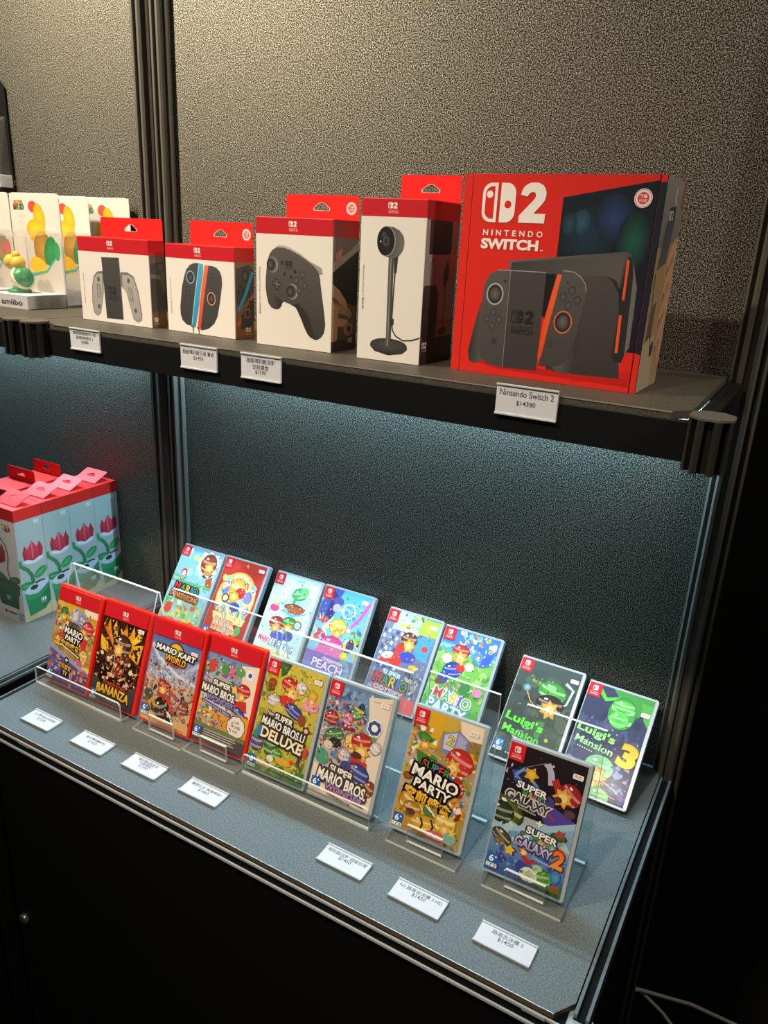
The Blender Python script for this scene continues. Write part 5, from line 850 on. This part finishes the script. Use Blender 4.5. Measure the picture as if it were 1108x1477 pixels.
def wide_stand(x0, x1, yf, ridge, foot_y, label):
    """A-shaped holder: lip, base, leaning back plate up to the ridge and a rear leg"""
    yr, zr = ridge; t = thing('acrylic_stand', label, 'stand', ((x0 + x1) / 2, yf, 0), group='wide clear stands'); L = (-(x0 + x1) / 2, -yf, 0); T = 0.003
    yb = yf + 0.0255
    mb = MB(); mb.box((x0, yf, 0.0003), (x1, yb, 0.0003 + T), 0, (2, 1)); mb.build('base_plate', AC, t, loc=L)
    mb = MB(); mb.prism(rrect(x0, T + 0.0005, x1, 0.0345, (0, 0, 0.007, 0.007), 4), yf, yf + T, axis=1, mi=0, mside=1); mb.build('retaining_lip', AC, t, loc=L)
    def sheet(nm, p, q):
        d = Vector((q[0] - p[0], q[1] - p[1])).normalized(); n = Vector((d.y, -d.x)) * T
        if n.x < 0: n = -n
        prof = [(p[0], p[1]), (p[0] + n.x, p[1] + n.y), (q[0] + n.x, q[1] + n.y), (q[0], q[1])]
        mb = MB(); v0 = [(x0, a, b) for a, b in prof]; v1 = [(x1, a, b) for a, b in prof]
        mb.add(v0, [(0, 1, 2, 3)], 1); mb.add(v1, [(3, 2, 1, 0)], 1)
        mb.add(v0 + v1, [(0, 4, 5, 1), (2, 6, 7, 3)], 1); mb.add(v0 + v1, [(1, 5, 6, 2), (3, 7, 4, 0)], 0); mb.build(nm, AC, t, loc=L)
    sheet('back_plate', (yb + 0.0005, 0.0036), (yr, zr)); sheet('rear_leg', (yr + 0.0042, zr - 0.002), (foot_y, 0.0005))
    return t
wide_stand(-0.9632, -0.7575, -0.3745, (-0.2815, 0.1935), -0.250, 'wide clear acrylic stand holding the two leftmost red game cases')
wide_stand(-0.5165, -0.2985, -0.3640, (-0.2640, 0.1935), -0.236, 'wide clear acrylic stand holding the mustard and cream covered game cases')

# ------------------------------------------------------------------ price tags
def tag_art(lines, w, h, mat_parent, loc, rot=(0, 0, 0), ink='4a4a50'):
    a = Art(w, h, 0.0001); a.part('lettering')
    for s_, cy, hh in lines:
        g = glyphs(s_, 0.0)[0]; ar = (max(p[0] for p in g) - min(p[0] for p in g)) / (max(p[1] for p in g) - min(p[1] for p in g)); hh *= 1.25; wd = min(w * 0.88, hh * ar)
        a.text(s_, w / 2, cy, wd, hh, ink, bold=0.008)
    a.build(mat_parent, loc, 'print', rot)
LOW = [
    (-0.893, -0.441, 0.062, (('NS 瑪利歐vs咚奇剛', 8, 4.2), ('$1290', 15, 4.6)), 0.010, 'white price tag lying flat on the counter, leftmost of the front line'),
    (-0.7822, -0.437, 0.066, (('紙片瑪利歐RPG', 8, 4.4), ('$1450', 15, 4.6)), 0.010, 'white price tag on the counter, second from the left of the front line'),
    (-0.6757, -0.433, 0.066, (('瑪利歐&路易吉', 6.5, 4.4), ('兄弟齊航！', 12, 4.4), ('$1390', 18, 4.2)), 0.005, 'white price tag with three printed lines, below the crowded racing game case'),
    (-0.566, -0.428, 0.067, (('碧姬公主 表演時刻！', 8, 4.6), ('$1450', 15, 4.6)), 0.008, 'white price tag on the counter below the cream and orange red game case'),
    (-0.3288, -0.428, 0.0665, (('瑪利歐派對 超級巨星', 7, 4.8), ('$1450', 13.5, 4.8)), -0.005, 'white price tag on the counter left of the golden party game case'),
    (-0.2230, -0.4285, 0.068, (('NS 路易吉洋樓 2 HD', 7, 4.8), ('$1450', 13.5, 4.8)), -0.015, 'white price tag on the counter below the golden party game case'),
    (-0.1092, -0.4315, 0.0677, (('路易吉洋樓 3', 7, 5.0), ('$1450', 14, 5.0)), -0.010, 'white price tag nearest the right front corner of the counter')]
def tag_body(t, w, h):
    """lies in local XZ with the face towards -Y"""
    mb = MB(); mb.box((0, 0.0008, 0), (w, 0.0020, h)); mb.build('paper_card', M['tagpaper'], t)
    mb = MB(); mb.box((-0.0006, 0.0021, -0.0008), (w + 0.0006, 0.0030, h + 0.0008)); mb.build('back_plate', M['tagplastic'], t, 0.0003)
    for z in (-0.0012, h - 0.0012):
        mb = MB(); mb.box((-0.0006, -0.0006, z), (w + 0.0006, 0.0022, z + 0.0022)); mb.build('gripping_edge', M['tagplastic'], t, 0.0005)
for x, y, w, lines, yaw, lab in LOW:
    h = 0.029; t = thing('price_tag', lab, 'price tag', (x, y - h / 2, 0.0034), (-math.pi / 2 + 0.025, 0, yaw), 'price tags lying on the lower counter')
    tag_body(t, w, h); tag_art(lines, w * 1000, h * 1000, t, (0, 0.0008, h))
UP = [
    (-0.8890, 0.5735, 0.0625, 0.0305, (('超級瑪利歐銀河＋超', 6, 4.0), ('級瑪利歐銀河 2', 12.5, 4.0), ('$1880', 19, 4.0)), 'white price tag clipped to the black shelf front below the grey grip carton'),
    (-0.6655, 0.5722, 0.0640, 0.0310, (('超級瑪利歐兄弟 驚奇', 9, 4.6), ('$1450', 16.5, 4.6)), 'white price tag clipped to the shelf front below the blue and orange pair carton'),
    (-0.5590, 0.5716, 0.0645, 0.0315, (('超級瑪利歐派對', 8, 5.0), ('空前盛會', 15.5, 5.0), ('$1590', 22.5, 4.6)), 'white price tag with three lines clipped to the shelf front below the gamepad carton'),
    (-0.2005, 0.5775, 0.0690, 0.0320, (('Nintendo Switch 2', 8, 5.6), ('$14380', 18.5, 4.8)), 'white price tag with English lettering clipped below the big red console carton')]
for x, z, w, h, lines, lab in UP:
    t = thing('price_tag', lab, 'price tag', (x, -SD - 0.0040, z), (0, 0, 0), 'price tags clipped to the upper shelf front')
    tag_body(t, w, h); tag_art(lines, w * 1000, h * 1000, t, (0, 0.0008, h))

# ------------------------------------------------------------------ cartons on the upper shelf
def pent_hole(cx, cz, s_):
    return [(cx - s_, cz - s_ * 0.38), (cx + s_, cz - s_ * 0.38), (cx + s_ * 1.08, cz - s_ * 0.1), (cx + s_ * 0.28, cz + s_ * 0.42), (cx - s_ * 0.28, cz + s_ * 0.42), (cx - s_ * 1.08, cz - s_ * 0.1)][::1]
def carton(name, label, p0, p1, d, h, band, front, side, tabh, tabx, stick=False):
    """p0, p1 lower front corners on the shelf; d depth; tab at the back edge"""
    yaw = math.atan2(p1[1] - p0[1], p1[0] - p0[0]); w = math.hypot(p1[0] - p0[0], p1[1] - p0[1])
    t = thing(name, label, 'carton', (p0[0], p0[1], ZS + 0.0003), (0, 0, yaw), 'hanging cartons on the upper shelf')
    mb = MB(); mb.box((0, 0, 0), (w, d, h)); mb.build('box_body', M['white'], t, 0.0007)
    mb = MB(); e = 0.00012; mb.box((-e, -e, h - band), (w + e, d + e, h + e)); mb.build('header_band', M['band'], t, 0.0006)
    mb = MB(); mb.box((0.001, 0.001, h + 0.0002), (w - 0.001, d - 0.001, h + 0.0006)); mb.build('top_flap', M['red_card'], t)
    fw, fh, fn = front; a = Art(fw, fh, 0.00022); fn(a); k = w * 1000 / fw
    for o in a.build(t, (0.0004, 0, h - 0.0004), 'print'): o.scale = ((w - 0.0008) * 1000 / fw, 1, (h - 0.0008) * 1000 / fh)
    sw, sh, sn = side; a = Art(sw, sh, 0.00022); sn(a)
    for o in a.build(t, (w, 0.0005, h - 0.0005), 'print', (0, 0, math.pi / 2)): o.name = o.name if o.name.split('.')[0] != 'cover_art' else 'side_art'; o.scale = ((d - 0.001) * 1000 / sw, 1, (h - 0.001) * 1000 / sh)
    x0, x1 = tabx; outer = rrect(x0, h + 0.0003, x1, h + tabh, (0, 0, 0.004, 0.004), 4); cx = (x0 + x1) / 2
    tb = holed_plate(outer, [pent_hole(cx, h + tabh * 0.52, 0.0115)], d - 0.0009, d - 0.0001).build('hang_tab', M['red_card'], t)
    hp = pent_hole(cx, h + tabh * 0.52, 0.0125); hi = pent_hole(cx, h + tabh * 0.52, 0.0115)
    rim = MB(); n = len(hp); rim.add([(x, d - 0.0012, z) for x, z in hp] + [(x, d - 0.0012, z) for x, z in hi], [(i, (i + 1) % n, n + (i + 1) % n, n + i) for i in range(n)]); rim.build('hole_border', M['white'], tb)
    if stick:
        a = Art(20, 20, 0.0001); a.part('round_sticker'); a.sticker(10, 10, 8.0); a.build(tb, (x1 - 0.0215, d - 0.0010, h + tabh - 0.006), 'print')
    return t
carton('grip_carton', 'white carton with red top and grey grip picture, leftmost on the shelf', (-0.9579, -0.2166), (-0.8002, -0.2190), 0.0310, 0.127, 0.021, (158, 127, grip_front), (41, 127, lambda a: dark_side(a, 41, 127, 21)), 0.0305, (0.022, 0.157))
carton('controller_pair_carton', 'white carton showing a dark controller pair with blue and orange rails', (-0.7724, -0.2130), (-0.6346, -0.2210), 0.0400, 0.1245, 0.019, (138, 125, pair_front), (41, 125, pair_side), 0.0335, (0.012, 0.137), True)
carton('gamepad_carton', 'tall white carton with red top and black gamepad picture', (-0.5888, -0.2297), (-0.4665, -0.2280), 0.0640, 0.166, 0.0204, (122, 166, gamepad_front), (64, 166, gamepad_side), 0.0315, (0.004, 0.121), True)
carton('camera_carton', 'tall narrow white carton with a desk camera picture beside the big red carton', (-0.4218, -0.2345), (-0.3324, -0.2330), 0.0955, 0.1915, 0.0198, (89.5, 191, camera_front), (96, 191, camera_side), 0.0335, (0.003, 0.089))
# big console carton
cw, cd, chh = 0.2232, 0.094, 0.220
t = thing('console_carton', 'big red console carton with dark tablet picture at the right of the shelf', 'carton', (-0.292, -0.2240, ZS + 0.0003), (0, 0, -0.020))
mb = MB(); mb.box((0, 0.0013, 0), (cw, cd, chh)); mb.build('box_body', M['red_card'], t, 0.0008)
for nm, xa, xb in (('left_flap', 0.0, 0.0102), ('lid_panel', 0.0110, 0.2160), ('right_flap', 0.2164, cw)):
    mb = MB(); mb.box((xa, 0.0, 0.0), (xb, 0.0013, chh)); mb.build(nm, M['groove' if nm == 'right_flap' else 'red_card'], t, 0.00012, 1)
for gx0, gx1 in ((0.0102, 0.0110),):
    mb = MB(); mb.box((gx0, 0.0006, 0.0004), (gx1, 0.0012, chh - 0.0004)); mb.build('fold_groove', M['groove'], t)
a = Art(223, 220, 0.0002); console_front(a); a.build(t, (0, 0, chh), 'print')
a = Art(94, 220, 0.0002); console_side(a)
for o in a.build(t, (cw, 0.0008, chh - 0.0002), 'print', (0, 0, math.pi / 2)): o.name = 'side_art'; o.scale = (0.99, 1, 0.998)

# ------------------------------------------------------------------ pot plant cartons on the left counter
def plant_carton(x1, y0, label, w=0.090, fold=True):
    d, h = 0.0615, 0.2365; t = thing('plant_carton', label, 'carton', (x1 - w, y0, 0.0004), group='pot plant cartons')
    mb = MB(); mb.box((0, 0, 0), (w, d, h)); mb.build('box_body', M['white'], t, 0.0007)
    mb = MB(); e = 0.00012; mb.box((-e, -e, h - 0.024), (w + e, d + e, h + e)); mb.build('header_band', M['red_card'], t, 0.0006)
    a = Art(90, 237, 0.0002); plant_front(a); a.build(t, (0, 0, h), 'print')
    a = Art(62.5, 237, 0.0002); plant_side(a)
    for o in a.build(t, (w, 0.0003, h - 0.0002), 'print', (0, 0, math.pi / 2)): o.scale = (0.976, 1, 0.995); o.name = 'side_art' if o.name.startswith('cover_art') else o.name
    tw, th = (0.062, 0.040) if fold else (0.086, 0.027)
    pl = holed_plate(rrect(0, 0, tw, th, (0, 0, 0.004, 0.004), 4), [pent_hole(tw / 2, th * 0.55, 0.0115)], -0.0005, 0.0005)
    if fold: pl.build('hang_tab', M['red_card'], t, loc=(0.016, 0.016, h + 0.0012), rot=(-1.15, 0, 0))
    else: pl.build('hang_tab', M['red_card'], t, loc=(0.002, d - 0.001, h + 0.0004), rot=(0, 0, 0))
    return t
plant_carton(-1.160, -0.2490, 'red topped carton with pot plant picture, frontmost of its row')
plant_carton(-1.160, -0.1870, 'red topped carton with pot plant picture, second from the front of its row')
plant_carton(-1.160, -0.1250, 'red topped carton with pot plant picture, third from the front of its row')
plant_carton(-1.160, -0.0630, 'red topped carton with pot plant picture, rearmost against the panel', )
plant_carton(-1.2625, -0.1805, 'red topped plant carton with upright hang tab, behind the left edge of the row', fold=False)
plant_carton(-1.2625, -0.1180, 'red topped plant carton with upright hang tab, farther back at the left', fold=False)

# ------------------------------------------------------------------ clear toy packs at the left of the upper shelf
def toy_pack(x1, y, label, main, second, depth=0.080, z=None, dark=False, toy=True):
    """x1 right edge of the backing card, y its front face"""
    z = ZS + 0.0004 if z is None else z; w, h = 0.134, 0.193
    t = thing('toy_pack', label, 'toy pack', (x1 - w, y, z), group='clear toy packs')
    outer = [(0, 0), (w, 0), (w, h - 0.010), (w - 0.008, h), (0.008, h), (0, h - 0.010)]
    card = holed_plate(outer, [pent_hole(w / 2, h - 0.022, 0.011)], 0.0, 0.0012).build('backing_card', M['black' if dark else 'tagpaper'], t)
    if not dark:
        a = Art(133, 190, 0.0002); toy_card(a, main, second); a.build(card, (0.0005, 0, h - 0.001), 'print')
    bx0, bx1 = 0.029, w - 0.002; bh = 0.0232
    mb = MB(); mb.box((bx0, -depth, 0), (bx1, -0.0006, bh)); tray = mb.build('tray', M['tagpaper'], t, 0.0006)
    a = Art((bx1 - bx0) * 1000, bh * 1000, 0.0003); W2 = (bx1 - bx0) * 1000
    a.part('label_print').rect(0, 0, W2, 23.2, 'b9b6b8'); a.rect(0, 0, W2 * 0.22, 23.2, 'c23a38' if main != 'e2b82a' else 'b9b6b8'); a.text('amiibo', W2 * 0.58, 13, W2 * 0.56, 10, '2c2a2c', bold=0.03); a.build(tray, (bx0, -depth, bh), 'print')
    a = Art(78, 23.2, 0.0003); a.part('label_print')
    for x0 in (8, 42):
        a.text('WARNING', x0 + 12, 7, 20, 2.0, 'a09c90'); [a.rect(x0, 10 + 2.4 * i, x0 + 27 - 4 * (i % 2), 11 + 2.4 * i, 'c2bdae', 0.2) for i in range(4)]
    a.build(tray, (bx1, -depth + 0.001, bh), 'print', (0, 0, math.pi / 2))
    # clear blister: sloping box open at the back
    mb = MB(); zt, zf = 0.130, 0.119; f = -depth + 0.004
    v = [(bx0 + 0.002, f, bh), (bx1 - 0.002, f, bh), (bx1 - 0.006, f + 0.010, zf), (bx0 + 0.006, f + 0.010, zf), (bx0 + 0.002, -0.0008, bh), (bx1 - 0.002, -0.0008, bh), (bx1 - 0.004, -0.0008, zt), (bx0 + 0.004, -0.0008, zt)]
    mb.add(v, [(0, 1, 2, 3), (3, 2, 6, 7), (1, 5, 6, 2), (4, 0, 3, 7)]); mb.build('blister', M['blister'], t, 0.002)
    if toy:
        # plain garden-toy shape: domed shell, stub and two round buds
        cx, cy = 0.060, -depth * 0.52
        mb = MB(); mb.lathe([(0.0, 0.0), (0.020, 0.0), (0.021, 0.004), (0.012, 0.006), (0, 0.006)], 18, 0, (cx, cy, bh + 0.0006)); base = mb.build('toy_base', M['toy_green'], t)
        mb = MB(); mb.lathe([(0.019, 0.0), (0.0175, 0.008), (0.012, 0.0145), (0.0, 0.017)], 20, 0, (0, 0, 0.0)); mb.build('toy_shell', M['toy_green' if second != 'c8402c' else 'toy_red'], t, loc=(cx + 0.012, cy, bh + 0.026), rot=(0, 1.15, 0))
        mb = MB(); mb.lathe([(0.0170, -0.003), (0.0215, -0.003), (0.0215, 0.002), (0.0170, 0.002)], 22, 0, (0, 0, 0)); mb.build('toy_rim', M['toy_cream'], t, loc=(cx + 0.012, cy, bh + 0.026), rot=(0, 1.15, 0))
        mb = MB(); mb.lathe([(0.0, 0.0), (0.012, 0.002), (0.010, 0.022), (0, 0.030)], 16, 0, (cx, cy, bh + 0.005)); mb.build('toy_stub', M['toy_cream'], t)
        mb = MB()
        for dx, dz, r in ((-0.014, 0.052, 0.0135), (0.004, 0.050, 0.013), (-0.008, 0.023, 0.009), (0.000, 0.064, 0.007)): mb.lathe([(r * math.sin(math.pi * k / 8), -r * math.cos(math.pi * k / 8)) for k in range(9)], 16, 0, (cx + dx, cy, bh + dz))
        mb.build('toy_buds', M['toy_yellow' if main == 'e2b82a' else 'toy_red'], t)
    return t
toy_pack(-1.1135, -0.1205, 'clear toy pack with yellow card and toy, frontmost at the left shelf corner', 'e2b82a', '2f9a5a')
toy_pack(-1.1355, -0.0385, 'clear toy pack with yellow card, standing just behind the frontmost one', 'e2b82a', '2f9a5a', 0.0790)
toy_pack(-1.0560, -0.0140, 'white toy pack card standing rearmost, behind the grip carton near the posts', 'e2b82a', '2f9a5a', 0.0205, toy=False)
toy_pack(-1.2500, -0.1205, 'clear toy pack with red card and toy at the left frame edge', 'd05038', 'c8402c')
mb = MB(); mb.box((0, 0, 0), (0.16, 0.030, 0.2055)); r = mb.build('display_riser', M['black'], None, 0.001, loc=(-1.545, -0.035, ZS + 0.0004)); tag(r, 'black display riser behind the toy packs at the left', 'riser')
toy_pack(-1.3870, -0.0060, 'dark backed toy pack standing above the others at the left frame edge', 'd05038', 'c8402c', 0.028, ZS + 0.2062 + 0.0006, True, False)

# ------------------------------------------------------------------ cables on the floor beyond the wall
for pts, lab in ((((-0.02, 0.40), (0.03, 0.424), (0.143, 0.450), (0.264, 0.461), (0.40, 0.50)), 'pale cable lying on the dark floor, upper of two'), (((-0.02, 0.43), (0.03, 0.432), (0.09, 0.40), (0.16, 0.34), (0.26, 0.26)), 'pale cable crossing under the other on the dark floor')):
    mb = MB(); mb.tube([(x, y, FLOOR + (0.0058 if 'upper' in lab else 0.0048) + (0.010 if 'upper' in lab and i in (1, 2) else 0)) for i, (x, y) in enumerate(pts)], 0.0045, 8); o = mb.build('floor_cable', M['cable']); tag(o, lab, 'cable')
